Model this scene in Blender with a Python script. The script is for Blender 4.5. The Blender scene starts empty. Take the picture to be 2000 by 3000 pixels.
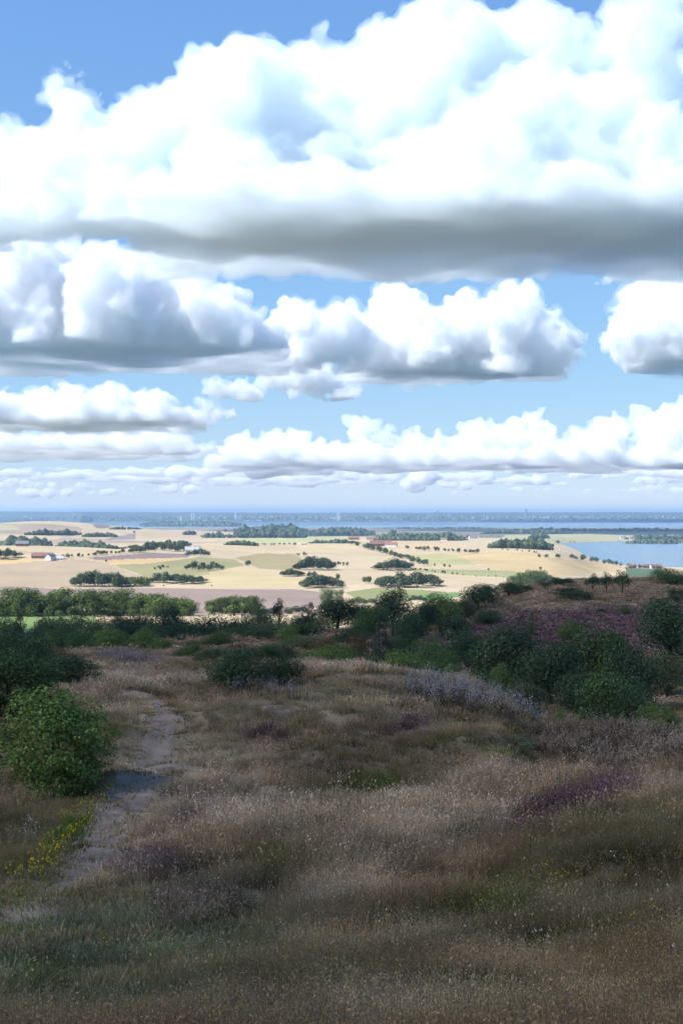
import bpy, bmesh, math, random
import numpy as np
from mathutils import Vector
R = math.radians
sc = bpy.context.scene
col = sc.collection
rng = np.random.default_rng(7)
random.seed(7)
CZ = 120.0                       # camera height above the sea (metres)
F = 4167.0                       # focal length in photograph pixels (50 mm lens on a 36 mm tall frame)

# ------------------------------------------------------------------ camera
cd = bpy.data.cameras.new('camera'); cam = bpy.data.objects.new('camera', cd); col.objects.link(cam)
cam.location = (0, 0, CZ); cam.rotation_euler = (R(90), 0, 0)
cd.sensor_fit = 'VERTICAL'; cd.sensor_height = 36; cd.lens = 50
cd.clip_start = 0.5; cd.clip_end = 400000
sc.camera = cam

# ------------------------------------------------------------------ sky and sun
SUN_EL, SUN_AZ = 44.0, 108.0      # azimuth: degrees left of the viewing direction
sunv = Vector((-math.sin(R(SUN_AZ)) * math.cos(R(SUN_EL)), math.cos(R(SUN_AZ)) * math.cos(R(SUN_EL)), math.sin(R(SUN_EL))))
w = bpy.data.worlds.new('World'); sc.world = w; w.use_nodes = True
nt = w.node_tree; nt.nodes.clear()
sky = nt.nodes.new('ShaderNodeTexSky'); sky.sky_type = 'NISHITA'; sky.sun_disc = False
sky.sun_elevation = R(SUN_EL); sky.sun_rotation = math.atan2(sunv.x, sunv.y)
sky.altitude = 100; sky.air_density = 1.0; sky.dust_density = 0.0; sky.ozone_density = 10
bg = nt.nodes.new('ShaderNodeBackground'); bg.inputs['Strength'].default_value = 0.13
wo = nt.nodes.new('ShaderNodeOutputWorld')
sep = nt.nodes.new('ShaderNodeSeparateColor'); cmb = nt.nodes.new('ShaderNodeCombineColor')   # white balance and tone of the sky
nt.links.new(sky.outputs[0], sep.inputs[0])
for k, (pw, ml) in enumerate(((.70, 1.13), (.58, 1.47), (.30, 2.79))):
    p_ = nt.nodes.new('ShaderNodeMath'); p_.operation = 'POWER'; p_.inputs[1].default_value = pw
    q_ = nt.nodes.new('ShaderNodeMath'); q_.operation = 'MULTIPLY'; q_.inputs[1].default_value = ml
    nt.links.new(sep.outputs[k], p_.inputs[0]); nt.links.new(p_.outputs[0], q_.inputs[0]); nt.links.new(q_.outputs[0], cmb.inputs[k])
nt.links.new(cmb.outputs[0], bg.inputs[0]); nt.links.new(bg.outputs[0], wo.inputs[0])
sl = bpy.data.lights.new('sun', 'SUN'); sl.energy = 5.0; sl.angle = R(0.53); sl.color = (1.0, 0.985, 0.965)
so = bpy.data.objects.new('sun', sl); col.objects.link(so)
so.rotation_euler = sunv.to_track_quat('Z', 'Y').to_euler()

# ------------------------------------------------------------------ render settings
sc.view_settings.view_transform = 'Standard'; sc.view_settings.look = 'None'
sc.view_settings.exposure = 0.6; sc.view_settings.gamma = 1.0; sc.view_settings.use_curve_mapping = False
cy = sc.cycles
cy.use_denoising = True; cy.denoiser = 'OPENIMAGEDENOISE'
cy.max_bounces = 16; cy.diffuse_bounces = 3; cy.glossy_bounces = 2; cy.transmission_bounces = 4
cy.volume_bounces = 14; cy.transparent_max_bounces = 24
cy.use_adaptive_sampling = True; cy.adaptive_threshold = 0.03
cy.caustics_reflective = False; cy.caustics_refractive = False
cy.volume_max_steps = 64

def pix(px, py, d):
    """a direction in the photograph and a distance -> a place"""
    return Vector(((px - 1000) / F * d, d, CZ - (py - 1500) / F * d))
# ------------------------------------------------------------------ clouds
def vol_mat(name, density, aniso=0.0, tint=(.983, .993, 1)):  # bluish default tint stands in for airlight in front of the clouds
    m = bpy.data.materials.new(name); m.use_nodes = True
    n = m.node_tree; n.nodes.clear()
    v = n.nodes.new('ShaderNodeVolumePrincipled')
    v.inputs['Color'].default_value = (*tint, 1); v.inputs['Density'].default_value = density
    v.inputs['Anisotropy'].default_value = aniso
    o = n.nodes.new('ShaderNodeOutputMaterial'); n.links.new(v.outputs[0], o.inputs['Volume'])
    return m

def ico(sub):
    b = bmesh.new(); bmesh.ops.create_icosphere(b, subdivisions=sub, radius=1)
    v = np.array([x.co[:] for x in b.verts]); f = np.array([[q.index for q in x.verts] for x in b.faces]); b.free()
    return v, f
ICO2 = ico(2)

def mesh_from(name, v, f):
    me = bpy.data.meshes.new(name)
    v = np.asarray(v, np.float32); f = np.asarray(f, np.int32)
    k = f.shape[1]
    me.vertices.add(len(v)); me.vertices.foreach_set('co', v.ravel())
    me.loops.add(f.size); me.loops.foreach_set('vertex_index', f.ravel())
    me.polygons.add(len(f)); me.polygons.foreach_set('loop_start', np.arange(0, f.size, k, dtype=np.int32))
    me.update(calc_edges=True); me.validate()
    return me

def spheres_mesh(name, S):
    v0, f0 = ICO2; n = len(v0)
    V = (S[:, None, 3:4] * v0[None] + S[:, None, :3]).reshape(-1, 3)
    Fc = (f0[None] + (np.arange(len(S)) * n)[:, None, None]).reshape(-1, 3)
    return mesh_from(name, V, Fc)

def grow(S, levels, r):
    """small billows budding from big ones, mostly on top"""
    out = [S]; cur = S
    for n, k0, k1 in levels:
        new = []
        for x, y, z, rad in cur:
            for _ in range(n):
                d = r.normal(size=3); d[2] = d[2] * .8 + .25; d /= np.linalg.norm(d)
                q = rad * r.uniform(k0, k1)
                p = np.array((x, y, z)) + d * (rad * r.uniform(.86, 1.02))
                new.append((p[0], p[1], p[2], q))
        cur = np.array(new); out.append(cur)
    return np.concatenate(out)

def make_cloud(name, label, lumps, base, voxel, density, seed, levels=((9, .32, .5), (5, .3, .5)), disp=1.0, spread=0.35, group=None, shrink=.92, slab=None, veil=0.0, tint=(.983, .993, 1)):
    r = np.random.default_rng(seed)
    S = []
    for px, py, rp, d in lumps:
        d = d * (1 + r.uniform(-.03, .03))
        p = pix(px, py, d); rad = rp * shrink / F * d
        S.append((p.x, p.y, p.z, rad))
        for _ in range(2):        # depth
            S.append((p.x + r.normal() * rad * .3, p.y + r.normal() * rad * spread * 3, p.z - abs(r.normal()) * rad * .25, rad * r.uniform(.7, .95)))
    S = grow(np.array(S), levels, r)
    if slab:
        p0, p1, d0, d1, rm = slab; T_ = []
        for d in np.arange(d0, d1, rm * .9):
            for x in np.arange((p0 - 1000) / F * d, (p1 - 1000) / F * d, rm * .9):
                ed = min((x - (p0 - 1000) / F * d), ((p1 - 1000) / F * d - x), d - d0 + rm, d1 - d + rm) / (rm * 3); q = rm * r.uniform(.75, 1.25) * min(1, .55 + ed)
                T_.append((x + r.normal() * rm * .3, d + r.normal() * rm * .3, base + q * .3, q))
        S = np.concatenate([S, np.array(T_)])
    S = S[S[:, 2] + S[:, 3] > base]
    me = spheres_mesh(name, S)
    o = bpy.data.objects.new(name, me); col.objects.link(o)
    u = np.mean([q[3] for q in lumps]) / F      # metres per picture pixel
    m = o.modifiers.new('r', 'REMESH'); m.mode = 'VOXEL'; m.voxel_size = voxel
    for k, (typ, sz, st) in enumerate((('CLOUDS', 120, 75), ('VORONOI', 52, -40), ('CLOUDS', 30, 30), ('VORONOI', 20, -13))):
        t = bpy.data.textures.new(name + str(k), typ)
        t.noise_scale = sz * u * disp
        if typ == 'CLOUDS': t.noise_depth = 4
        dm = o.modifiers.new('d%d' % k, 'DISPLACE'); dm.texture = t; dm.texture_coords = 'GLOBAL'
        dm.strength = st * u * disp; dm.mid_level = .5 if typ == 'CLOUDS' else .35
    m = o.modifiers.new('r2', 'REMESH'); m.mode = 'VOXEL'; m.voxel_size = voxel
    dg = bpy.context.evaluated_depsgraph_get()
    me2 = bpy.data.meshes.new_from_object(o.evaluated_get(dg))
    o.modifiers.clear(); o.data = me2; bpy.data.meshes.remove(me)
    n = len(me2.vertices); v = np.empty(n * 3, np.float32); me2.vertices.foreach_get('co', v); v = v.reshape(-1, 3)
    wv = np.sin(v[:, 0] / (voxel * 17)) * np.sin(v[:, 1] / (voxel * 23) + 1) + .6 * np.sin(v[:, 0] / (voxel * 7) + 2) * np.sin(v[:, 1] / (voxel * 9))
    b = base + wv * voxel * 1.6
    lo = v[:, 2] < b
    v[lo, 2] = b[lo] + (v[lo, 2] - b[lo]) * .06
    me2.vertices.foreach_set('co', v.ravel()); me2.update()
    o['label'] = label
    me2.materials.clear(); me2.materials.append(density if not isinstance(density, float) else vol_mat(name, density, tint=tint))
    o['label'] = label; o['category'] = 'cloud'
    if group: o['group'] = group
    if veil:
        nr3 = np.empty(n * 3, np.float32); me2.vertices.foreach_get('normal', nr3); nr3 = nr3.reshape(-1, 3)
        f1 = 1 / (38 * u); g_ = np.sin(v[:, 0] * f1 + 2 * np.sin(v[:, 2] * f1 * 1.3)) * np.sin(v[:, 1] * f1 * .9 + 1.7) + .7 * np.sin(v[:, 2] * f1 * 2.1 + v[:, 0] * f1 * .7 + 2 * np.sin(v[:, 0] * f1 * 1.9))
        me3 = me2.copy(); me3.name = 'veil'; me3.vertices.foreach_set('co', (v + nr3 * ((.35 + .65 * np.clip(g_, -.4, 1.4)) * 16 * u * disp)[:, None]).astype(np.float32).ravel()); me3.update()
        me3.materials.clear(); me3.materials.append(vol_mat('veil', veil, tint=tint)); vo = bpy.data.objects.new('veil', me3); col.objects.link(vo)
        m = vo.modifiers.new('r', 'REMESH'); m.mode = 'VOXEL'; m.voxel_size = voxel * 1.9
        me4 = bpy.data.meshes.new_from_object(vo.evaluated_get(bpy.context.evaluated_depsgraph_get())); vo.modifiers.clear(); vo.data = me4; bpy.data.meshes.remove(me3); me4.name = 'veil'; vo.parent = o
    return o

BASE = CZ + 1500
def L(d, *t): return [(a, b, c, d) for a, b, c in t]
_cl = []
A = L(7700, (120,680,150),(350,700,150),(-60,700,170),(700,480,200),(1250,420,220),(1550,400,220),(1850,430,220),(950,470,200)) + L(7900, (40,530,110),(250,480,130),(430,450,150),(175,260,50),(210,330,70),(560,360,170),(650,300,170),(760,280,170),(930,340,190),(1120,270,170),(1300,210,180),(1480,200,190),(1600,180,180),(1760,230,170),(1930,330,160),(2150,420,200),
      (500,580,170),(800,560,200),(1100,540,220),(1400,500,220),(1700,520,230),(1950,560,210),(250,600,160),(-100,560,200),(2200,600,220)) + \
    L(7300, (400,760,90),(200,770,90),(750,730,110),(1000,720,120),(900,640,140),(1250,620,150),(1550,610,150),(1850,640,150),(600,680,120),(2100,650,150)) + L(8500, (1000,700,130),(1400,700,140),(1750,700,140),(2050,700,150))
make_cloud('cloud', 'huge white cumulus bank filling the upper sky with a wide grey base', A, BASE, 17, 1/175., 1, shrink=.9, slab=(420, 2300, 6900, 9150, 150), veil=1/480., tint=(.945, .981, 1))  # stronger blue tint puts airlight into the colour of the cloud base
B = L(13200, (0,930,150),(150,880,140),(300,900,140),(450,920,130),(600,930,110),(700,970,80),(-150,930,200),(60,790,130),(200,810,120),(350,830,120),(500,860,100),(-60,1000,150),(120,990,120),(330,1000,110),(520,990,100),(650,1000,80))
make_cloud('cloud', 'long left-hand cumulus with a flat blue grey base below the huge bank', B, BASE, 27, 1/130., 2, slab=(-250, 830, 13000, 15400, 190), veil=1/900.)
C = L(15300, (880,960,80),(1000,980,100),(1160,930,80),(1140,860,40),(1200,960,110),(1350,960,100),(1480,950,100),(1530,890,50),(1600,1000,80),(1650,1040,50),(1250,1040,80),(1090,990,95),(1290,985,100),(1420,1010,90),(1400,1060,70),(1500,1070,70),(900,1030,70))
make_cloud('cloud', 'bright cumulus floating in the middle of the sky over the bay', C, BASE, 25, 1/130., 3, slab=(1020, 1640, 15200, 16500, 150), veil=1/900.)
D = L(14300, (1900,940,110),(2000,930,120),(1830,970,60),(1980,1000,90),(2120,960,150))
make_cloud('cloud', 'white puffy cumulus cut off by the right edge of the sky', D, BASE, 25, 1/130., 4, slab=(1880, 2300, 14300, 15600, 150), veil=1/900.)
E = L(18500, (640,1150,45),(720,1155,40),(880,1100,60),(960,1120,50),(1020,1160,40),(980,1180,40),(800,1110,40))
make_cloud('cloud', 'small thin cloud shreds below the middle cumulus', E, BASE, 26, 1/160., 5)
Fc = L(24000, (30,1200,50),(120,1180,55),(220,1190,60),(320,1190,60),(400,1190,50),(440,1180,40),(520,1220,35),(560,1230,30),(270,1220,50),(-60,1190,60))
Fc += L(23000, (640,1215,26),(690,1222,20),(600,1180,22),(330,1150,30),(200,1150,34))
make_cloud('cloud', 'row of white puffs on the left above the low cloud layers', Fc, BASE, 34, 1/180., 6, slab=(-200, 580, 23500, 26200, 260), veil=1/900.)
G = L(36000, (420,1290,40),(500,1295,40),(540,1300,35),(150,1300,35),(0,1290,40),(280,1310,30),(80,1310,30),(60,1360,50),(200,1370,50),(350,1380,50))
G += L(39000, (620,1330,26),(680,1345,24),(560,1350,28),(120,1400,26),(20,1395,30),(300,1405,24),(460,1395,26))
make_cloud('cloud', 'low flat cloud layer on the left near the horizon', G, BASE, 52, 1/400., 7, slab=(-300, 570, 34500, 41000, 380))
H = L(46000, (1060,1260,45),(1130,1285,35),(1210,1285,32),(700,1300,45),(820,1290,45),(870,1285,36),(1400,1280,50),(1300,1300,45),(1480,1270,50),(1570,1240,45),(1560,1290,60),(1700,1300,55),(1800,1270,60),(1900,1250,60),(2000,1240,70),(750,1340,50),(900,1340,55),(1050,1340,60),(1200,1340,60),(1350,1340,60),(1900,1320,60),(2050,1300,80))
make_cloud('cloud', 'distant bank of heaped clouds rising over the far shore on the right', H, BASE, 64, 1/420., 8, slab=(640, 2300, 43500, 52000, 480))
make_cloud('cloud', 'ragged white wisp standing off the left shoulder of the huge bank', L(8300, (165,205,17),(195,190,14),(205,235,20),(240,215,14),(235,262,22),(150,262,12),(185,290,20),(245,305,24),(290,300,20)), BASE, 9, 1/260., 31, levels=((7, .4, .7), (3, .4, .6)), disp=.55)
make_cloud('cloud', 'small white puff right of the middle cumulus', L(15600, (1695,975,17),(1712,985,12),(1680,990,11)), BASE, 14, 1/220., 32, disp=.4)
make_cloud('cloud', 'tiny puff above the right end of the middle cumulus', L(15600, (1585,885,15),(1600,895,11)), BASE, 14, 1/240., 33, disp=.4)
make_cloud('cloud', 'white streak of cloud under the right end of the huge bank', L(12500, *[(1760 + 26 * k, 822 - (k % 3) * 7, 15 + (k * 7) % 9) for k in range(14)]), BASE, 22, 1/160., 34, levels=((6, .4, .6),), disp=.4)
make_cloud('cloud', 'white streak of cloud under the middle of the huge bank', L(12300, *[(1110 + 22 * k, 818 - (k % 4) * 6, 13 + (k * 5) % 8) for k in range(10)]), BASE, 22, 1/160., 35, levels=((6, .4, .6),), disp=.4)
for band, (da, db, cnt) in enumerate(((50000, 64000, 18), (64000, 84000, 24), (84000, 120000, 26))):
    lum = []; dm_ = (da + db) / 2
    for i in range(cnt):
        d = rng.uniform(da, db); p0 = rng.uniform(-500, 2000); ln = rng.uniform(120, 620); e = BASE - CZ; h0 = rng.uniform(11, 24) * 60000 / d
        for k in range(int(ln / 12)): lum.append((p0 + k * 12 + rng.uniform(-6, 6), 1500 - e * F / d - rng.uniform(0, 6), h0 * rng.uniform(.5, 1.2) * (1.7 if rng.random() < .1 else 1), d))
    make_cloud('cloud', ['thin pale cloud streaks just under the distant heaped bank', 'thin pale cloud streaks low above the far hills', 'thin whitish cloud veil right along the horizon'][band], lum, BASE, dm_ / 330, 1 / (dm_ / 150), 9 + band, levels=((1, .4, .6),), disp=.3, shrink=1.0)

for q in bpy.data.objects:
    if q.name.startswith('cloud') and q['label'].split()[0] in ('thin', 'low') or q.name.startswith('cloud') and 'shreds' in q['label'] or q.name.startswith('cloud') and 'streak' in q['label']: q['kind'] = 'stuff'
# ------------------------------------------------------------------ small tools
def lin(c):
    c = np.asarray(c, float) / 255.0
    return np.where(c <= 0.04045, c / 12.92, ((c + 0.055) / 1.055) ** 2.4)
def srgb(r, g, b): return tuple(lin((r, g, b)))
def pchip(x, y, q):
    x = np.asarray(x, float); y = np.asarray(y, float); h = np.diff(x); s = np.diff(y) / h
    m = np.zeros_like(y); m[0] = s[0]; m[-1] = s[-1]
    for i in range(1, len(x) - 1):
        if s[i-1] * s[i] > 0:
            w1 = 2 * h[i] + h[i-1]; w2 = h[i] + 2 * h[i-1]; m[i] = (w1 + w2) / (w1 / s[i-1] + w2 / s[i])
    q = np.clip(q, x[0], x[-1]); i = np.clip(np.searchsorted(x, q) - 1, 0, len(x) - 2)
    t = (q - x[i]) / h[i]
    return (y[i] * (1 + 2*t) * (1-t)**2 + m[i] * h[i] * t * (1-t)**2 + y[i+1] * t*t * (3 - 2*t) + m[i+1] * h[i] * t*t * (t - 1))
def vnoise(x, y, seed=0):
    """smooth value noise in the plane, 0..1"""
    xi = np.floor(x).astype(np.int64); yi = np.floor(y).astype(np.int64); fx = x - xi; fy = y - yi
    fx = fx*fx*(3-2*fx); fy = fy*fy*(3-2*fy)
    def h(a, b):
        k = (a * 374761393 + b * 668265263 + seed * 1442695041) & 0x7fffffff
        k = ((k ^ (k >> 13)) * 1274126177) & 0x7fffffff
        return ((k ^ (k >> 16)) & 0xffff) / 65535.0
    return (h(xi, yi) * (1-fx) + h(xi+1, yi) * fx) * (1-fy) + (h(xi, yi+1) * (1-fx) + h(xi+1, yi+1) * fx) * fy
def fbm(x, y, seed=0, o=4):
    s = 0; a = .5; t = 0
    for k in range(o): s = s + a * vnoise(x * 2**k, y * 2**k, seed + k); t += a; a *= .5
    return s / t

# ------------------------------------------------------------------ the shape of the land
def zp(d, py): return -(py - 1500) / F * d
def colm(vis, hid):
    """ground under the camera column: (distance, picture row) where seen, (distance, height) where hidden"""
    p = [(0.5, -1.75), (5, -2.35)] + [(d, zp(d, y)) for d, y in vis] + list(hid)
    return sorted(p)
FAR = [(800, -62), (1000, -68), (1390, -79), (2000, -82), (2600, -84), (3300, -87), (4500, -94), (6000, -104), (8500, -114), (10500, -117), (11500, -124), (16500, -125), (45000, -125)]
FARR = [(800, -66), (1000, -76), (1390, -88), (2000, -98), (2600, -108), (3050, -116), (3300, -118), (4500, -117), (6000, -116), (8500, -116), (10500, -117), (11500, -124), (16500, -125), (45000, -125)]
COLS = {
 -900: colm([(10,3000),(16,2720),(24,2520),(30,2430),(38,2350),(48,2240),(60,2130),(75,2060)], [(95,-11.5),(130,-15),(160,-17.5),(200,-21),(260,-28),(330,-36),(450,-45),(600,-52)] + FAR),
 0:    colm([(10,3000),(16,2720),(24,2520),(30,2430),(38,2350),(48,2240),(60,2130),(75,2050)], [(95,-11),(130,-14.5),(160,-17.5),(200,-21),(260,-28),(330,-36),(450,-45),(600,-52)] + FAR),
 300:  colm([(10,3000),(16,2720),(24,2510),(30,2415),(38,2330),(48,2220),(60,2115),(75,2045),(92,1990),(110,1950),(130,1925)], [(160,-16),(200,-19.5),(260,-27),(330,-35),(450,-45),(600,-52)] + FAR),
 650:  colm([(10,3000),(16,2720),(24,2510),(30,2415),(38,2320),(48,2215),(60,2115),(75,2045),(95,1985),(112,1950)], [(125,-13.6),(140,-14.2),(170,-15.5),(200,-20),(260,-27),(330,-36),(450,-47),(600,-55)] + FAR),
 1000: colm([(10,3000),(16,2720),(24,2500),(30,2400),(38,2300),(48,2200),(60,2105),(75,2030),(95,1962)], [(110,-13),(130,-15),(150,-15.5),(200,-17.5),(260,-22),(330,-30),(450,-46),(600,-57)] + FAR),
 1300: colm([(10,3000),(16,2710),(24,2490),(30,2390),(38,2290),(48,2190),(60,2110),(75,2040),(92,1990)], [(110,-14),(140,-17),(180,-19),(220,-20),(260,-20.6),(300,-22),(340,-27),(450,-44),(600,-58)] + FAR),
 1450: colm([(10,3000),(16,2700),(23,2490),(29,2370),(37,2280),(48,2190),(60,2125),(75,2078),(87,2050)], [(105,-14.5),(140,-18),(180,-20),(220,-19.9),(260,-18.9),(290,-18.5),(320,-19),(360,-25),(450,-40),(600,-56)] + FAR),
 1600: colm([(10,3000),(16,2680),(22,2480),(28,2350),(33,2290)], [(40,-7.9),(48,-9.0),(60,-10.2),(72,-11.5),(80,-12.5),(100,-15.6),(115,-16.5),(150,-20),(180,-20.5),(220,-19.5),(260,-18.1),(310,-16.7),(340,-17.2),(400,-24),(600,-54)] + FAR),
 1780: colm([(10,2990),(16,2640),(22,2440),(28,2310),(33,2265)], [(40,-7.7),(50,-9.0),(60,-10.1),(68,-11.0),(75,-12.1),(100,-15.5),(130,-18.5),(160,-20.3),(190,-21),(220,-20.2),(260,-18.8),(310,-17.1),(340,-16.4),(380,-19),(450,-31),(600,-54)] + FARR),
 2000: colm([(10,2980),(16,2600),(22,2400),(28,2270),(32,2240)], [(40,-7.4),(50,-8.6),(58,-9.4),(64,-10.3),(80,-12.8),(100,-15.7),(130,-18.2),(160,-20.2),(180,-21),(220,-21),(260,-20),(310,-17.9),(350,-16.6),(380,-17.4),(450,-28),(600,-52)] + FARR),
 2900: colm([(10,2900),(16,2520),(22,2330),(28,2210),(32,2180)], [(40,-6.2),(50,-6.9),(58,-7.5),(64,-8.2),(80,-11),(100,-14.5),(130,-17.2),(160,-19.2),(220,-20),(260,-19),(310,-16.9),(350,-15.6),(380,-16.4),(450,-27),(600,-52)] + FARR),
}
LD = np.concatenate([np.arange(math.log(.5), math.log(45000), .006)])
PXC = np.array(sorted(COLS)); ZC = np.array([pchip(np.log([p[0] for p in COLS[k]]), [p[1] for p in COLS[k]], LD) for k in PXC])
PXG = np.arange(-900, 2901, 6.0)
TAB = np.array([pchip(PXC, ZC[:, j], PXG) for j in range(len(LD))]).T + CZ      # (px, log d) -> height above the sea
# swells of the farmland: picture column, distance, height, half widths in metres
HILLS = [(120, 5000, 42, 330, 900), (500, 5600, 12, 300, 900), (150, 2080, 13, 260, 230), (-500, 2300, 15, 500, 500), (560, 2550, 8, 200, 250), (760, 2650, 9, 180, 250), (1050, 3000, 12, 260, 330), (1420, 2650, 14, 190, 260), (1560, 2300, 9, 160, 200),
         (650, 1750, 4, 160, 160), (1250, 2050, 5, 200, 200), (1000, 1650, 4, 150, 150), (1000, 4300, 8, 400, 400), (1400, 4200, 6, 400, 350), (420, 3400, 8, 260, 300), (500, 1330, 3, 120, 90), (800, 7200, 9, 600, 700), (1250, 7500, 6, 600, 600)]
SHORE = np.array([(2700, 2600), (3000, 1960), (3150, 1850), (3333, 1800), (3750, 1720), (4166, 1630), (4700, 1560), (5400, 1555), (5700, 1760), (6000, 2200)])
def height(x, y):
    x = np.asarray(x, float); y = np.asarray(y, float)
    rho = np.maximum(np.hypot(x, y), .6); a = np.clip(np.arctan2(x, y), -.42, .42)
    px = np.clip(1000 + F * np.tan(a), -899, 2899); d = rho * np.cos(a)
    i = (px + 900) / 6.0; j = np.clip((np.log(d) - LD[0]) / .006, 0, len(LD) - 1.001)
    i0 = i.astype(int); j0 = j.astype(int); fi = i - i0; fj = j - j0
    z = (TAB[i0, j0] * (1-fi) + TAB[i0+1, j0] * fi) * (1-fj) + (TAB[i0, j0+1] * (1-fi) + TAB[i0+1, j0+1] * fi) * fj
    # hummocks on the near hill
    nm = np.clip((d - 7) / 8, 0, 1) * np.clip((260 - d) / 80, 0, 1)
    z = z + nm * ((fbm(x / 5.5, y / 5.5, 3, 3) - .5) * 1.6 + (fbm(x / 1.6, y / 1.6, 9, 2) - .5) * .42) * np.clip(d / 30, .45, 1.2)
    far = np.clip((d - 700) / 500, 0, 1) * np.clip((10000 - d) / 2500, 0, 1)
    dry = 1 - np.clip((px - np.interp(d, SHORE[:, 0], SHORE[:, 1])) / 60 + .5, 0, 1)
    for hp, hd, hh, sx, sd in HILLS:
        hx = (hp - 1000) / F * hd
        z = z + 1.5 * hh * np.exp(-((x - hx) / sx)**2 - ((y - hd) / sd)**2) * far * dry
    z = z + far * dry * (fbm(x / 420, y / 420, 21, 3) - .5) * 7
    z = np.where((d > 2700) & (d < 6000) & (px < 2700), dry * np.maximum(z, 1.5) + (1 - dry) * -4.0, z)
    z = np.where((np.abs(x) > .33 * np.maximum(y, 0)) & (rho > 3200) & (rho < 16400), -4.0, z)  # unseen side land sunk under the sea to cut warm bounce on clouds
    # the far shore and its long hills
    fs = np.clip((rho - 16500) / 1200, 0, 1); fs = fs * fs * (3 - 2 * fs)
    ridge = 30 + 30 * fbm(x / 2600 + 3, y / 3000, 31, 4) + 62 * np.clip((rho - 17800) / 4200, 0, 1) * (.55 + .9 * fbm(x / 3800 + 9, y / 5000, 41, 3))
    left = np.clip((900 - px) / 700, 0, 1); ridge = ridge + 12 * left * np.clip((rho - 18500) / 3000, 0, 1)
    z = np.where(rho > 16400, np.maximum(z, -5 + (5 + ridge) * fs), z)
    return z
def project(x, y, z): return 1000 + F * x / np.maximum(y, .1), 1500 - F * (z - CZ) / np.maximum(y, .1)
_D = np.exp(np.arange(math.log(6), math.log(40000), .012)); _PG = np.arange(-900, 2904, 8.0)
_pp, _dd = np.meshgrid(_PG, _D, indexing='ij'); HG = height((_pp - 1000) / F * _dd, _dd)
def hit(px, py, dmin=6.0, dmax=40000):
    """first place where the ground is met in this direction"""
    a = min(max((px + 900) / 8.0, 0), len(_PG) - 1.001); i = int(a); f = a - i
    s0, s1 = np.searchsorted(_D, (dmin, dmax)); D = _D[s0:s1]
    g = CZ - (py - 1500) / F * D - (HG[i, s0:s1] * (1 - f) + HG[i + 1, s0:s1] * f); k = np.nonzero(g <= 0)[0]
    if not len(k): d = D[int(np.argmin(g))]
    elif k[0] == 0: d = D[0]
    else: k = k[0]; d = D[k-1] + (D[k] - D[k-1]) * g[k-1] / (g[k-1] - g[k])
    return float((px - 1000) / F * d), float(d), float(height(np.array([(px - 1000) / F * d]), np.array([d]))[0])

# ------------------------------------------------------------------ materials
def nodes(m):
    m.use_nodes = True; n = m.node_tree; n.nodes.clear()
    o = n.nodes.new('ShaderNodeOutputMaterial'); return n, o
def ground_mat(name, rgb, var=.25, scale=.02, stripe=0.0, angle=0.0, pitch=18.0, rgb2=None, rough=.95, bump=0.0, bscale=5.0):
    m = bpy.data.materials.new(name); n, o = nodes(m); N = n.nodes.new; L = n.links.new
    b = N('ShaderNodeBsdfPrincipled'); b.inputs['Roughness'].default_value = rough; b.inputs['Specular IOR Level'].default_value = .15
    g = N('ShaderNodeNewGeometry')
    t = N('ShaderNodeTexNoise'); t.inputs['Scale'].default_value = scale; t.inputs['Detail'].default_value = 7; t.inputs['Roughness'].default_value = .62
    L(g.outputs['Position'], t.inputs['Vector'])
    r = N('ShaderNodeValToRGB'); e = r.color_ramp.elements
    c = np.array(rgb); c2 = np.array(rgb2) if rgb2 is not None else c
    e[0].position = .3; e[0].color = (*(c * (1 - var)), 1); e[1].position = .7; e[1].color = (*(c2 * (1 + var)), 1)
    L(t.outputs['Fac'], r.inputs['Fac']); outc = r.outputs['Color']
    if stripe > 0:
        mp = N('ShaderNodeMapping'); mp.inputs['Rotation'].default_value = (0, 0, R(angle)); L(g.outputs['Position'], mp.inputs['Vector'])
        wv = N('ShaderNodeTexWave'); wv.inputs['Scale'].default_value = .314 / pitch; wv.inputs['Distortion'].default_value = 1.2; wv.inputs['Detail'].default_value = 2; wv.inputs['Detail Scale'].default_value = .4
        L(mp.outputs[0], wv.inputs['Vector'])
        mx = N('ShaderNodeMix'); mx.data_type = 'RGBA'; mx.blend_type = 'MULTIPLY'; mx.inputs['Factor'].default_value = min(stripe * 1.0, .4)
        L(outc, mx.inputs['A']); L(wv.outputs['Color'], mx.inputs['B']); outc = mx.outputs['Result']
    L(outc, b.inputs['Base Color'])
    if bump:
        t2 = N('ShaderNodeTexNoise'); t2.inputs['Scale'].default_value = bscale; t2.inputs['Detail'].default_value = 6; L(g.outputs['Position'], t2.inputs['Vector'])
        bp = N('ShaderNodeBump'); bp.inputs['Strength'].default_value = bump; bp.inputs['Distance'].default_value = .1; L(t2.outputs['Fac'], bp.inputs['Height']); L(bp.outputs[0], b.inputs['Normal'])
    L(b.outputs[0], o.inputs[0]); return m
LIT = 1.45                       # what a sunlit white sheet reads in this light
def lit(r, g, b): return tuple(np.clip(lin((r, g, b)) / LIT * np.array((1.04, .985, .86)), .005, .8))

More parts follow.
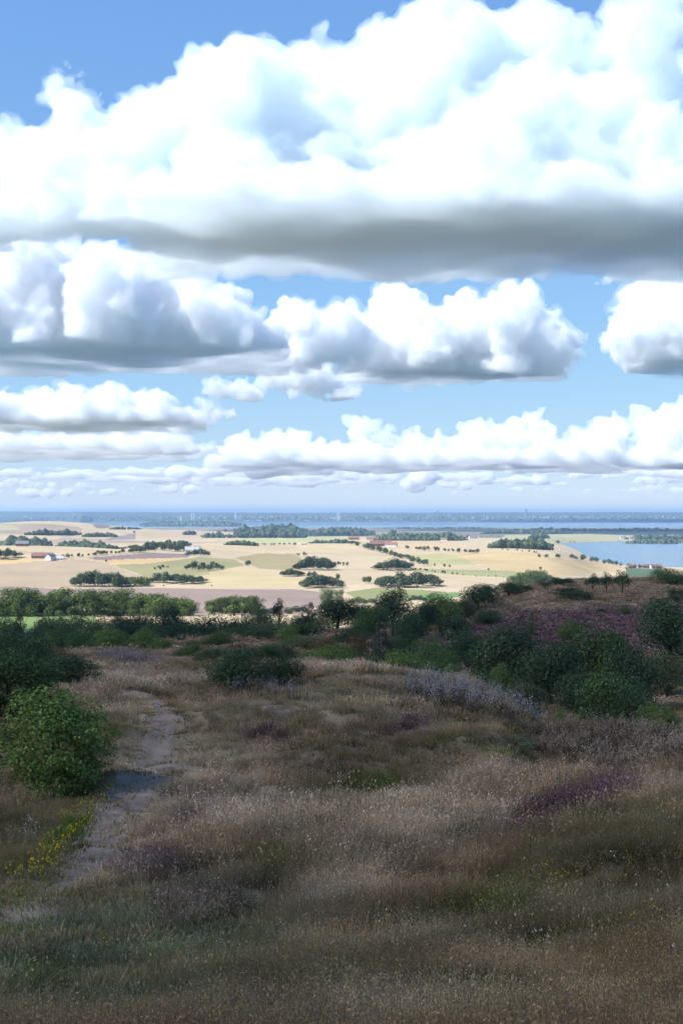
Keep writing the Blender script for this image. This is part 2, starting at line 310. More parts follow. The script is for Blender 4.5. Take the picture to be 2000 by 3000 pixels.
# ------------------------------------------------------------------ fields, traced on the ground: name, colour, stripe, angle, outline in the picture
FIELDS = [
 ('stubble_field', 'wide pale stubble plain', (226,205,172), .18, 20, None),
 ('ploughed_field', 'mauve brown ploughed field', (176,156,146), .10, 80, [(-900,1722),(40,1718),(210,1727),(330,1721),(450,1722),(700,1727),(860,1726),(930,1733),(960,1760),(900,1800),(600,1800),(300,1800),(0,1790),(-900,1790)]),  # plough brown, with some cloud shade kept in the mauve
 ('stubble_field', 'grey tan hill field', (205,184,158), .22, 62, [(-900,1660),(0,1650),(100,1643),(250,1640),(310,1650),(430,1693),(420,1702),(215,1720),(0,1718),(-900,1722)]),  # greyness is partly cloud shade put into the field colour
 ('barley_field', 'orange barley strip', (230,198,148), .12, 85, [(-300,1640),(60,1634),(120,1642),(30,1652),(-300,1656)]),
 ('barley_field', 'orange barley field', (232,200,152), .12, 70, [(285,1641),(420,1636),(560,1633),(470,1648),(420,1655),(370,1657),(320,1650)]),
 ('ploughed_field', 'dark ploughed strip', (160,142,140), .1, 80, [(255,1634),(440,1620),(560,1623),(550,1633),(420,1637),(290,1641)]),
 ('rough_pasture', 'green brown rough slope', (172,166,122), 0, 0, [(325,1655),(440,1651),(585,1632),(690,1640),(720,1655),(640,1672),(600,1685),(430,1691),(370,1668)]),
 ('meadow', 'yellow green mown field', (222,204,160), .15, 40, [(555,1690),(690,1672),(830,1688),(890,1702),(840,1716),(600,1712)]),
 ('stubble_field', 'cream field with mown lines', (228,205,160), .2, 75, [(560,1684),(640,1672),(700,1664),(820,1680),(690,1672)]),
 ('fallow_field', 'grey green fallow hill', (186,172,130), .12, 50, [(690,1634),(760,1621),(870,1622),(885,1640),(880,1664),(830,1670),(760,1666)]),
 ('meadow', 'green hillside field', (198,194,142), .12, 60, [(1190,1627),(1300,1622),(1345,1630),(1400,1656),(1250,1654),(1200,1640)]),
 ('meadow', 'bright green damp meadow', (120,156,96), 0, 0, [(1170,1748),(1260,1735),(1345,1735),(1350,1748),(1240,1760)]),
 ('meadow', 'dull green strip', (158,162,112), 0, 0, [(1010,1735),(1100,1722),(1240,1728),(1345,1738),(1170,1745),(1050,1760)]),
 ('meadow', 'pale green strip', (202,200,152), .1, 85, [(690,1580),(760,1575),(1030,1571),(1010,1592),(800,1596),(690,1592)]),
 ('maize_field', 'bright green maize field', (158,184,116), .35, 75, [(-600,1792),(0,1797),(160,1802),(285,1808),(280,1828),(120,1848),(0,1845),(-600,1850)]),
 ('meadow', 'grey green level fields', (196,190,148), .1, 80, [(1480,1568),(1700,1564),(1900,1570),(1900,1582),(1620,1596),(1450,1588)]),
 ('stubble_field', 'golden hill field', (232,206,158), .3, 38, [(1330,1626),(1400,1617),(1470,1614),(1560,1620),(1640,1637),(1760,1645),(1850,1664),(1700,1684),(1560,1690),(1420,1660)]),
 ('ploughed_field', 'violet brown ploughed field', (164,148,148), 0, 0, [(330,1573),(400,1562),(395,1580),(310,1582)]),
 ('ploughed_field', 'mauve field below the wood', (180,162,150), .1, 85, [(0,1553),(60,1560),(-300,1570),(-300,1552)]),
 ('ploughed_field', 'dark triangle on the far hill', (150,134,130), 0, 0, [(270,1532),(300,1530),(330,1545),(300,1548),(280,1546)]),
 ('meadow', 'green slope of the far hill', (196,192,150), 0, 0, [(-200,1538),(40,1540),(60,1552),(-200,1552)]),
 ('stubble_field', 'pinkish far stubble', (216,192,162), .12, 80, [(400,1560),(480,1550),(640,1556),(700,1562),(680,1574),(520,1576),(420,1572)]),
 ('stubble_field', 'tan strip between hedges', (206,186,156), .15, 85, [(0,1614),(60,1612),(100,1622),(0,1630)]),
 ('meadow', 'dark green crop patch', (112,136,98), .3, 80, [(1832,1664),(1935,1666),(1945,1692),(1830,1690)]),
 ('stubble_field', 'pale sand coloured lower field', (232,212,182), .14, 82, [(930,1722),(1100,1706),(1300,1722),(1450,1722),(1500,1740),(1345,1735),(1240,1728),(1100,1722),(1010,1735)]),
 ('meadow', 'green verge of the low field', (176,176,128), 0, 0, [(1130,1660),(1270,1668),(1500,1672),(1560,1690),(1500,1693),(1250,1678)]),
 ('stubble_field', 'cream field above the long hedge', (230,210,170), .15, 50, [(860,1588),(1040,1586),(1060,1600),(1010,1618),(880,1612)]),
 ('stubble_field', 'warm stubble by the village', (222,196,160), .12, 80, [(1050,1585),(1330,1582),(1345,1600),(1200,1606),(1060,1596)]),
]
PATHS = [[(-300,2880),(0,2735),(110,2650),(215,2565),(300,2455),(380,2330),(440,2240),(478,2170),(492,2110)], [(492,2110),(470,2070),(430,2040)]]
PATHW = [(0.30, 0.75), (.5, .2)]
def inpoly(px, py, poly):
    p = np.array(poly, float); c = np.zeros(px.shape, bool); j = len(p) - 1
    for i in range(len(p)):
        t = ((p[i,1] > py) != (p[j,1] > py)) & (px < (p[j,0] - p[i,0]) * (py - p[i,1]) / (p[j,1] - p[i,1] + 1e-9) + p[i,0]); c ^= t; j = i
    return c
PW = []
for pl, (wa, wb) in zip(PATHS, PATHW):
    q = []
    for k in range(len(pl) - 1):
        for t in np.linspace(0, 1, 8, endpoint=False): q.append((pl[k][0] * (1-t) + pl[k+1][0] * t, pl[k][1] * (1-t) + pl[k+1][1] * t))
    q.append(pl[-1]); g = np.array([hit(a, b, 6, 140)[:2] for a, b in q]); PW.append((g, np.linspace(wa, wb, len(g))))
def path_dist(x, y):
    """signed distance in metres to the edge of the trodden path (negative on it)"""
    best = np.full(np.shape(x), 1e3)
    for g, wd in PW:
        for k in range(len(g) - 1):
            a = g[k]; ab = g[k+1] - a; t = np.clip(((x - a[0]) * ab[0] + (y - a[1]) * ab[1]) / (ab @ ab + 1e-9), 0, 1)
            best = np.minimum(best, np.hypot(x - a[0] - t * ab[0], y - a[1] - t * ab[1]) - (wd[k] * (1 - t) + wd[k+1] * t))
    return best

# ------------------------------------------------------------------ ground sheet, split by what grows on it
ang = np.concatenate([np.arange(-3.1416, -.42, .09), np.arange(-.42, -.27, .006), np.arange(-.27, .27, .0016), np.arange(.27, .42, .006), np.arange(.42, 3.1416, .09)])
ang = np.append(ang, ang[0] + 2 * math.pi)
def steps(a, b, k): return list(np.exp(np.arange(math.log(a), math.log(b), k)))
rad = np.array([.7, 1.2, 2, 3] + steps(4, 700, .014) + steps(700, 8000, .0065) + steps(8000, 24000, .018) + [24500, 27000, 31000, 36000, 44000])
AA, RR = np.meshgrid(ang, rad); GX = RR * np.sin(AA); GY = RR * np.cos(AA); GZ = height(GX, GY)
nr, na = GX.shape
idx = np.arange(nr * na).reshape(nr, na)
quads = np.stack([idx[:-1, :-1], idx[:-1, 1:], idx[1:, 1:], idx[1:, :-1]], -1).reshape(-1, 4)[:, ::-1]
P = np.stack([GX, GY, GZ], -1).reshape(-1, 3); Cc = P[quads].mean(1)
cpx, cpy = project(Cc[:, 0], Cc[:, 1], Cc[:, 2]); crho = np.hypot(Cc[:, 0], Cc[:, 1]); front = (Cc[:, 1] > 0) & (np.abs(Cc[:, 0]) < .45 * Cc[:, 1])
jx = cpx + (fbm(Cc[:, 0] / 30, Cc[:, 1] / 30, 5, 2) - .5) * 3; jy = cpy + (fbm(Cc[:, 0] / 30, Cc[:, 1] / 30, 6, 2) - .5) * .5
fid = np.zeros(len(quads), int)
for k, fdef in enumerate(FIELDS):
    if fdef[5]: fid[inpoly(jx, jy, fdef[5]) & front & (crho > 560) & (crho < 9000)] = k
# a patchwork of hedged plots for the rest of the plain
fid[(crho < 560)] = -1
near = (crho < 130) & front
pdq = np.full(len(quads), 9.0); pdq[near] = path_dist(Cc[near, 0], Cc[near, 1])
fid[near & (pdq < 0)] = -2
fid[(np.abs(Cc[:, 0]) > .285 * Cc[:, 1]) & (crho > 560)] = 102
fid[crho > 16300] = -3
fid[(Cc[:, 2] < -3.5)] = -4
cell = (np.floor(Cc[:, 0] / 620 + .7 * np.sin(Cc[:, 1] / 900)).astype(int) * 7 + np.floor(Cc[:, 1] / 560 + .5 * np.sin(Cc[:, 0] / 500)).astype(int) * 13) % 6
plain = fid == 0
fid[plain & (crho > 5600)] = 103; plain = fid == 0; fid[plain & (crho > 2900) & (cell == 2)] = 100; fid[plain & (crho > 5200) & ((cell == 0) | (cell == 3))] = 100; fid[plain & (crho > 2900) & (cell == 4)] = 101
def sub_mesh(name, mask):
    q = quads[mask]; u, inv = np.unique(q, return_inverse=True)
    me = mesh_from(name, P[u], inv.reshape(q.shape)); me.polygons.foreach_set('use_smooth', np.ones(len(q), bool))
    return me
def structure(name, me, mat, label=None):
    o = bpy.data.objects.new(name, me); col.objects.link(o); me.materials.append(mat); o['kind'] = 'structure'
    if label: o['label'] = label
    return o
# ------------------------------------------------------------------ what grows where on the near hill, with its dark gullies
PAL = dict(pale=(.60,.475,.39), tan=(.44,.325,.24), rust=(.35,.232,.15), olive=(.225,.19,.115), green=(.14,.165,.06), dark=(.115,.095,.06), heather=(.215,.13,.135), short=(.175,.19,.135), grey=(.40,.33,.25), lush=(.12,.175,.055))
PATCH = [('dark',1180,2420,150,16,-20,.7),('pale',1350,2470,220,26,-24,.8),('dark',1560,2470,160,18,-26,.7),('pale',1100,2640,200,30,-22,.7),('dark',1020,2590,140,18,-20,.7),('pale',1450,2560,180,24,-24,.6),('dark',1700,2700,200,26,-18,.6),('pale',560,2300,120,40,-30,.7),('dark',1290,2555,120,20,-28,.9),('dark',1060,2485,110,18,-15,.7),('dark',930,2690,90,22,-20,.8),('dark',1900,2540,170,44,-30,.8),('dark',640,2460,90,20,-10,.5),('dark',1450,2790,160,24,-20,.7),('dark',1180,2880,110,22,-10,.6),('rust',800,2660,140,30,-14,.5),('pale',900,2440,140,26,-16,.6),('dark',500,2330,60,16,-50,.5),('grey',480,2620,220,22,-6,.8),('pale',1750,2780,90,40,0,.5),  # kind, centre column, row, half width, half height, tilt, strength; tilted dark strips put the gullies' darkness into the colour
 ('short',330,2830,620,190,-6,1.0),('olive',900,2900,420,130,0,.7),('olive',1600,2900,480,150,0,.8),('tan',1500,2920,200,60,0,.5),('olive',1850,2560,260,170,0,.9),('dark',1950,2620,160,110,0,.5),
 ('pale',700,2390,240,110,-12,.9),('pale',420,2480,150,120,-40,.7),('tan',620,2520,200,60,0,.6),('grey',560,2220,220,60,-8,.7),('pale',400,1985,190,34,3,1.0),('pale',330,2060,150,55,10,.6),
 ('pale',1100,1968,260,16,4,.9),('olive',880,2030,240,36,3,.8),('olive',1250,2002,180,18,8,.9),('grey',1050,2040,240,26,3,.7),('tan',1280,2085,240,22,2,.8),('grey',850,2085,240,24,0,.6),
 ('dark',1080,2220,260,70,4,.65),('olive',1050,2300,240,60,0,.6),('green',1100,2285,90,32,0,.9),('dark',850,2350,170,60,-10,.35),('dark',720,2555,110,26,-8,.9),('green',840,2560,110,30,-10,.7),
 ('heather',760,2168,70,24,-6,1),('heather',1180,2140,70,24,-8,1),('heather',565,2425,60,22,0,.8),('heather',450,2555,120,45,5,.75),('heather',1700,2345,200,46,-24,1.0),('heather',1560,2420,110,40,-30,.5),('heather',560,2690,120,35,-10,.45),
 ('pale',1250,2390,300,55,-20,.9),('tan',1500,2330,420,60,-20,.8),('pale',1150,2560,330,120,-22,.55),('rust',1300,2640,320,80,-24,.6),('tan',1000,2480,200,60,-20,.6),('rust',1050,2790,200,50,-20,.4),
 ('green',1250,2740,170,30,-24,.9),('dark',1500,2620,180,34,-26,.8),('green',1480,2690,170,50,-20,.6),('dark',1320,2480,130,22,-28,.6),('olive',1700,2480,260,60,-22,.6),
 ('olive',130,2480,200,150,-38,.9),('lush',250,2430,120,30,-40,.9),('green',60,2680,140,60,-40,.7),('dark',100,2880,90,40,0,.5),
 ('heather',1560,1900,420,72,-4,1.0),('heather',1700,1830,420,50,-3,.9),('heather',1990,1980,160,40,0,.8),('tan',1800,1735,400,26,3,1.0),('tan',1560,1770,260,14,-14,.7),('rust',680,1875,200,30,0,.6),
 ('dark',1720,2200,330,60,4,.6),('green',1400,2190,140,40,8,.5),('dark',1480,2160,120,22,6,.5),('grey',620,2115,180,26,0,.6),
]
PAL = {k: (v[0] * 1.06, v[1] * .97, v[2] * .84) for k, v in PAL.items()}
def veg(x, y):
    """colour of the plants and gullies at a place, and how much of each patch kind there is"""
    z = height(x, y); px, py = project(x, y, z)
    n1 = fbm(x / 3.1 + 4, y / 5.2, 51, 4); n2 = fbm(x / 1.1, y / 1.7, 61, 3); n3 = fbm(x / 7.5, y / 9.5 + 7, 71, 3)
    def mixc(c, k, t): return c * (1 - t[:, None]) + np.array(PAL[k]) * t[:, None]
    S = lambda v, a, b: np.clip((v - a) / (b - a), 0, 1)
    c = np.tile(np.array(PAL['tan']), (len(x), 1))
    c = mixc(c, 'olive', S(n3, .42, .62) * .75); c = mixc(c, 'rust', S(n1, .5, .7) * .6); c = mixc(c, 'pale', S(n1, .52, .3) * .55)
    wts = {k: np.zeros(len(x)) for k in PAL}
    wx = px + (n1 - .5) * 120 + (n2 - .5) * 50; wy = py + (n3 - .5) * 60 * np.clip((py - 1500) / 700, .2, 1) + (n2 - .5) * 20
    for k, cx, cyy, rx, ry, rot, st in PATCH:
        a = R(rot); dx = wx - cx; dy = wy - cyy
        u = (dx * math.cos(a) + dy * math.sin(a)) / rx; v = (-dx * math.sin(a) + dy * math.cos(a)) / ry
        t = st * S(np.sqrt(u*u + v*v) + (n2 - .5) * .5, 1.25, .65)
        c = mixc(c, k, t)
        for q in wts: wts[q] *= (1 - t)
        wts[k] += t
    ci = np.floor(x / .8 + 1.2 * n3 * 4).astype(np.int64); cj = np.floor(y / 1.15 + 1.1 * n1 * 4).astype(np.int64)
    hsh = ((ci * 73856093) ^ (cj * 19349663)) & 0xffff; h1 = (hsh & 255) / 255.; h2 = (hsh >> 8) / 255.
    c = c * (0.62 + .3 * n2 + .5 * h1)[:, None]; t = (h2 > .72) * .35; c = mixc(c, 'rust', t * (1 - wts['heather'])); t = (h2 < .18) * .4; c = mixc(c, 'dark', t * (1 - wts['pale']))
    return c, wts, px, py, z

def vcol_mat(name, rough=1.0, mul=1.0, nscale=14.0):
    m = bpy.data.materials.new(name); n, o = nodes(m); N = n.nodes.new; L = n.links.new
    b = N('ShaderNodeBsdfPrincipled'); b.inputs['Roughness'].default_value = rough; b.inputs['Specular IOR Level'].default_value = .1
    a = N('ShaderNodeAttribute'); a.attribute_name = 'plant_colour'; g = N('ShaderNodeNewGeometry')
    t = N('ShaderNodeTexNoise'); t.inputs['Scale'].default_value = nscale; t.inputs['Detail'].default_value = 6; t.inputs['Roughness'].default_value = .7; L(g.outputs['Position'], t.inputs['Vector'])
    r = N('ShaderNodeValToRGB'); e = r.color_ramp.elements; e[0].position = .3; e[0].color = (.5*mul, .47*mul, .45*mul, 1); e[1].position = .7; e[1].color = (1.15*mul, 1.12*mul, 1.1*mul, 1); L(t.outputs['Fac'], r.inputs['Fac'])
    mx = N('ShaderNodeMix'); mx.data_type = 'RGBA'; mx.blend_type = 'MULTIPLY'; mx.inputs['Factor'].default_value = 1
    L(a.outputs['Color'], mx.inputs['A']); L(r.outputs['Color'], mx.inputs['B']); L(mx.outputs['Result'], b.inputs['Base Color'])
    bp = N('ShaderNodeBump'); bp.inputs['Strength'].default_value = .6; bp.inputs['Distance'].default_value = .08; L(t.outputs['Fac'], bp.inputs['Height']); L(bp.outputs[0], b.inputs['Normal'])
    L(b.outputs[0], o.inputs[0]); return m

me = sub_mesh('heath_ground', fid == -1)
n = len(me.vertices); vv = np.empty(n * 3, np.float32); me.vertices.foreach_get('co', vv); vv = vv.reshape(-1, 3).astype(float)
cc = np.tile(np.array(PAL['olive']) , (n, 1)); fr = (vv[:, 1] > 3) & (np.abs(vv[:, 0]) < .4 * vv[:, 1])
cc[fr] = veg(vv[fr, 0], vv[fr, 1])[0]
at = me.attributes.new('plant_colour', 'FLOAT_COLOR', 'POINT'); at.data.foreach_set('color', np.concatenate([cc, np.ones((n, 1))], 1).astype(np.float32).ravel())
structure('heath_ground', me, vcol_mat('heath_ground', mul=.8), 'grassy heath hill in the foreground')
if (fid == -2).any():
    structure('footpath', sub_mesh('footpath', fid == -2), ground_mat('footpath', (.22,.155,.11), .25, 1.3, rgb2=(.28,.20,.14), bump=.35, bscale=14), 'trodden footpath curving up the heath')
structure('far_shore', sub_mesh('far_shore', fid == -3), ground_mat('far_shore', (.05,.065,.04), .5, .0022, rgb2=(.09,.095,.055)), 'long wooded hills on the far shore')
structure('sea_bed', sub_mesh('sea_bed', fid == -4), ground_mat('sea_bed', (.05,.07,.07)))
for k, (nm, lab, c, st, an, _) in enumerate(FIELDS):
    mk = fid == k
    if mk.any(): structure(nm, sub_mesh(nm, mk), ground_mat(nm, lit(*c), .13, .012, st, an, 11 if st else 0), lab)
if (fid == 100).any(): structure('meadow', sub_mesh('meadow', fid == 100), ground_mat('meadow', lit(186,188,142), .15, .01), 'scattered green plots on the plain')
if (fid == 101).any(): structure('ploughed_field', sub_mesh('ploughed_field', fid == 101), ground_mat('ploughed_field', lit(188,168,150), .15, .01), 'scattered brown plots on the plain')
if (fid == 102).any(): structure('farmland', sub_mesh('farmland', fid == 102), ground_mat('farmland', (.10,.11,.055), .5, .004, rgb2=(.2,.18,.11)), 'farmland and woods to the sides')
if (fid == 103).any(): structure('farmland', sub_mesh('farmland', fid == 103), ground_mat('farmland', (.09,.10,.07), .3, .0025, rgb2=(.26,.22,.155)), 'far green and tan farmland before the sea')
# the sea: one sheet
v = [(0, 0, 0)] + [(45000 * math.sin(a), 45000 * math.cos(a), 0) for a in np.linspace(0, 2 * math.pi, 96, endpoint=False)]
ms = mesh_from('sea', v, [(0, 1 + (k + 1) % 96, 1 + k) for k in range(96)])
m = bpy.data.materials.new('sea'); n, o = nodes(m)
b = n.nodes.new('ShaderNodeBsdfPrincipled'); b.inputs['Base Color'].default_value = (.12, .19, .22, 1); b.inputs['Roughness'].default_value = .25; b.inputs['IOR'].default_value = 1.33
g = n.nodes.new('ShaderNodeNewGeometry'); t = n.nodes.new('ShaderNodeTexNoise'); t.inputs['Scale'].default_value = .05; t.inputs['Detail'].default_value = 8
bp = n.nodes.new('ShaderNodeBump'); bp.inputs['Strength'].default_value = .3; bp.inputs['Distance'].default_value = 1.2
n.links.new(g.outputs['Position'], t.inputs['Vector']); n.links.new(t.outputs['Fac'], bp.inputs['Height']); n.links.new(bp.outputs[0], b.inputs['Normal']); n.links.new(b.outputs[0], o.inputs[0])
structure('sea', ms, m, 'calm blue sea and bay')

# ------------------------------------------------------------------ hazy air
bpy_me = mesh_from('haze', [(x, y, z) for z in (-6, 195) for y in (-46000, 46000) for x in (-46000, 46000)], [(0,2,3,1),(4,5,7,6),(0,1,5,4),(2,6,7,3),(0,4,6,2),(1,3,7,5)])
m = bpy.data.materials.new('haze'); n, o = nodes(m); v = n.nodes.new('ShaderNodeVolumePrincipled')
v.inputs['Color'].default_value = (.44, .67, .98, 1); v.inputs['Density'].default_value = 4e-5; v.inputs['Anisotropy'].default_value = .1
n.links.new(v.outputs[0], o.inputs['Volume'])
hz = bpy.data.objects.new('haze', bpy_me); col.objects.link(hz); bpy_me.materials.append(m); hz['kind'] = 'stuff'; hz['label'] = 'pale blue haze in the air over the land'; hz['category'] = 'haze'

# ------------------------------------------------------------------ the cloud whose shade lies on the heath
lum = []
r8 = np.random.default_rng(88)
for k in range(26):
    lum.append((sunv.x / sunv.z * 1650 + r8.uniform(-520, 420), sunv.y / sunv.z * 1650 + 170 + r8.uniform(-420, 380), BASE + 150 + r8.uniform(-60, 120), r8.uniform(150, 250)))
S = grow(np.array(lum), ((6, .35, .5),), r8); me = spheres_mesh('cloud', S); oc = bpy.data.objects.new('cloud', me); col.objects.link(oc)
mm = oc.modifiers.new('r', 'REMESH'); mm.mode = 'VOXEL'; mm.voxel_size = 32
me2 = bpy.data.meshes.new_from_object(oc.evaluated_get(bpy.context.evaluated_depsgraph_get())); oc.modifiers.clear(); oc.data = me2
me2.materials.append(vol_mat('shade_cloud', 1 / 390., tint=(1, 1, 1))); oc['label'] = 'cumulus overhead that shades the heath'; oc['category'] = 'cloud'
# ------------------------------------------------------------------ leaves
def leaf_mat(name, rgb, var=.45, hue=(1.08, 1.0, .8), trans=.3):
    m = bpy.data.materials.new(name); n, o = nodes(m); N = n.nodes.new; L = n.links.new
    g = N('ShaderNodeNewGeometry'); oi = N('ShaderNodeObjectInfo')
    c = np.array(rgb)
    r = N('ShaderNodeValToRGB'); e = r.color_ramp.elements; e[0].position = 0; e[0].color = (*(c * (1 - var)), 1); e[1].position = 1; e[1].color = (*(c * (1 + var) * np.array(hue)), 1)
    L(g.outputs['Random Per Island'], r.inputs['Fac'])
    hs = N('ShaderNodeHueSaturation'); mr = N('ShaderNodeMapRange'); mr.inputs['To Min'].default_value = .8; mr.inputs['To Max'].default_value = 1.25
    L(oi.outputs['Random'], mr.inputs['Value']); L(mr.outputs[0], hs.inputs['Value']); L(r.outputs[0], hs.inputs['Color'])
    d = N('ShaderNodeBsdfDiffuse'); t = N('ShaderNodeBsdfTranslucent'); gl = N('ShaderNodeBsdfGlossy'); gl.inputs['Roughness'].default_value = .45
    mx = N('ShaderNodeMixShader'); mx.inputs[0].default_value = trans; L(hs.outputs[0], d.inputs[0]); L(hs.outputs[0], t.inputs[0]); L(d.outputs[0], mx.inputs[1]); L(t.outputs[0], mx.inputs[2])
    m2 = N('ShaderNodeMixShader'); m2.inputs[0].default_value = .02; L(mx.outputs[0], m2.inputs[1]); L(gl.outputs[0], m2.inputs[2]); L(m2.outputs[0], o.inputs[0]); return m
LEAF = dict(dark=leaf_mat('leaves_dark', (.055,.09,.042)), oak=leaf_mat('leaves_oak', (.085,.135,.045)), green=leaf_mat('leaves_green', (.14,.20,.052)), olive=leaf_mat('leaves_olive', (.10,.12,.055)),
            grey=leaf_mat('leaves_grey', (.12,.15,.07), hue=(1.3,1.2,1.1)), pine=leaf_mat('needles_pine', (.038,.058,.03)), spruce=leaf_mat('needles_spruce', (.085,.105,.088)), rust=leaf_mat('leaves_rust', (.17,.11,.055)), willow=leaf_mat('leaves_willow', (.14,.18,.09)), wood=leaf_mat('leaves_wood', (.095,.14,.038)), farwood=leaf_mat('leaves_farwood', (.075,.108,.055)))  # farwood: distance haze put into the leaf colour, lighter and bluer
BARK = ground_mat('bark', (.07,.055,.042), .4, 6.0, bump=.6, bscale=20)
PALEBARK = ground_mat('pale_bark', (.30,.28,.25), .4, 6.0)

def leaves(P_, Nrm, size, r, aspect=1.5, jit=.8):
    """a lens shaped leaf spray at each point"""
    n = len(P_); nn = Nrm + r.normal(size=(n, 3)) * jit; nn /= np.linalg.norm(nn, axis=1)[:, None] + 1e-9
    a = np.cross(nn, r.normal(size=(n, 3))); a /= np.linalg.norm(a, axis=1)[:, None] + 1e-9; b = np.cross(nn, a)
    s = size * r.uniform(.6, 1.35, (n, 1)); k = s / aspect
    V = np.stack([P_ - a * s * .5, P_ + b * k * .5 + nn * s * .12, P_ + a * s * .5, P_ - b * k * .5 + nn * s * .12], 1).reshape(-1, 3)
    return V, np.arange(n * 4).reshape(n, 4)
def lobes_round(r, nl, z0, flat=1.0, rmin=.13, rmax=.24):
    out = []
    hz_ = (1 - z0) / 2; cz = z0 + hz_
    while len(out) < nl:
        d = r.normal(size=3); d /= np.linalg.norm(d); k = r.uniform(.35, 1) ** .6; q = r.uniform(rmin, rmax)
        tap = 1 - .25 * max(d[2], 0)
        p = np.array((d[0] * (.5 - q * .8) * k * tap, d[1] * (.5 - q * .8) * k * tap, cz + d[2] * (hz_ - q * .8) * k))
        if p[2] - q * .7 < z0 - .03: p[2] = z0 + q * .7
        out.append((*p, q))
    return np.array(out)
def crown_mesh(name, seed, lob, nleaf, size, inner=.25, aspect=1.5, low=.35, jit=.5):
    r = np.random.default_rng(seed); L_ = lob
    wgt = L_[:, 3] ** 2; k = r.choice(len(L_), size=int(nleaf * 1.5), p=wgt / wgt.sum())
    d = r.normal(size=(len(k), 3)); d /= np.linalg.norm(d, axis=1)[:, None]
    rr = np.where(r.random(len(k)) < inner, r.uniform(.3, .85, len(k)), r.uniform(.84, 1.08, len(k)))
    keep = (d[:, 2] > -.25) | (r.random(len(k)) < low)
    Pn = L_[k, :3] + d * (L_[k, 3] * rr)[:, None]
    # ragged edge: drop whole sectors of some lobes
    ph = np.sin(d[:, 0] * 5 + k) * np.sin(d[:, 1] * 6 + k * 2) * np.sin(d[:, 2] * 5 + k * 3); keep &= ph > -.45
    Pn = Pn[keep][:nleaf]; d = d[keep][:nleaf]
    nrm = d * .6 + (Pn - np.array((0, 0, .5))) * .7 + np.array((0, 0, .3))
    V, Fq = leaves(Pn, nrm, size, r, aspect, jit)
    return mesh_from(name, V, Fq)
def tube(pts, rads, sides=6):
    pts = [np.array(p, float) for p in pts]; V = []; Fq = []
    for i, (p, rd) in enumerate(zip(pts, rads)):
        t = pts[min(i+1, len(pts)-1)] - pts[max(i-1, 0)]; t /= np.linalg.norm(t) + 1e-9
        a = np.cross(t, (0.3, .9, .1)); a /= np.linalg.norm(a); b = np.cross(t, a)
        for s in range(sides): g = 2 * math.pi * s / sides; V.append(p + (a * math.cos(g) + b * math.sin(g)) * rd)
        if i: Fq += [((i-1)*sides + s, (i-1)*sides + (s+1) % sides, i*sides + (s+1) % sides, i*sides + s) for s in range(sides)]
    return V, Fq
def trunk_mesh(name, seed, top=.75, r0=.035, limbs=5, lean=0.0, split=.3, bare=False):
    r = np.random.default_rng(seed); V = []; Fq = []
    def add(pts, rads):
        v, f = tube(pts, rads); o_ = len(V); V.extend(v); Fq.extend([tuple(i + o_ for i in q) for q in f])
    bx, by = r.normal(size=2) * .02
    add([(0, 0, -.03), (bx + lean * .1, by, split * .5), (bx * 2 + lean * .35, by * 2, split), (bx * 3 + lean * .7, by * 3, (split + top) / 2), (bx * 2 + lean, by * 2, top)], [r0 * 1.25, r0, r0 * .85, r0 * .55, r0 * .15])
    for k in range(limbs):
        g = 2 * math.pi * (k + r.uniform(0, .6)) / limbs; z = split * r.uniform(.75, 1.3); ln = r.uniform(.24, .4)
        x0 = bx * 2 + lean * .35
        add([(x0, by * 2, z), (x0 + math.cos(g) * ln * .45, by * 2 + math.sin(g) * ln * .45, z + .12), (x0 + math.cos(g) * ln, by * 2 + math.sin(g) * ln, z + r.uniform(.22, .34))], [r0 * .55, r0 * .36, r0 * .1])
    return mesh_from(name, V, Fq)

# prototypes: unit height and unit width, scaled where they stand -------------
PROTO = {}
def proto(kind, crowns, trunks): PROTO[kind] = list(zip(crowns, trunks))
proto('oak', [crown_mesh('crown', 100+k, lobes_round(np.random.default_rng(k), 38, .07), 10000, .027) for k in range(5)], [trunk_mesh('trunk', k, .8, .03) for k in range(5)])
proto('bush', [crown_mesh('crown', 200+k, lobes_round(np.random.default_rng(20+k), 26, .0, rmin=.14, rmax=.26), 7800, .029) for k in range(5)], [trunk_mesh('trunk', 20+k, .6, .022, split=.12) for k in range(5)])
proto('nearbush', [crown_mesh('crown', 300, np.concatenate([lobes_round(np.random.default_rng(33), 34, .0, rmin=.10, rmax=.2), lobes_round(np.random.default_rng(34), 60, .02, rmin=.04, rmax=.085) * np.array((1.12, 1.12, 1.06, 1))]), 17000, .026, aspect=1.7)], [trunk_mesh('trunk', 33, .7, .02, split=.12)])
def shrub_lobes(seed, n=40, hmax=1.0):
    r = np.random.default_rng(seed); o_ = []
    for k in range(n):
        x = r.uniform(-.42, .42); y = r.uniform(-.4, .4); h = hmax * (1 - 1.6 * abs(x) ** 1.6) * r.uniform(.45, 1); q = r.uniform(.07, .14); o_.append((x, y, max(h - q, q * .8), q))
    return np.array(o_)
proto('shrub', [crown_mesh('crown', 400+k, shrub_lobes(40+k, 60), 9000, .03, inner=.4) for k in range(3)], [trunk_mesh('trunk', 40+k, .6, .015, split=.08) for k in range(3)])
def pine_lobes(seed):
    r = np.random.default_rng(seed); o_ = []
    for k in range(30):
        z = r.uniform(.35, .97); sp = .5 * (1.15 - z) ** .6; g = r.uniform(0, 6.28); q = r.uniform(.05, .11); rr_ = sp * r.uniform(.2, .95); o_.append((math.cos(g) * rr_, math.sin(g) * rr_, z, q))
    return np.array(o_)
proto('pine', [crown_mesh('crown', 500+k, pine_lobes(50+k), 3000, .035, aspect=3.2, jit=1.2) for k in range(2)], [trunk_mesh('trunk', 50+k, .92, .024, limbs=7, split=.5) for k in range(2)])
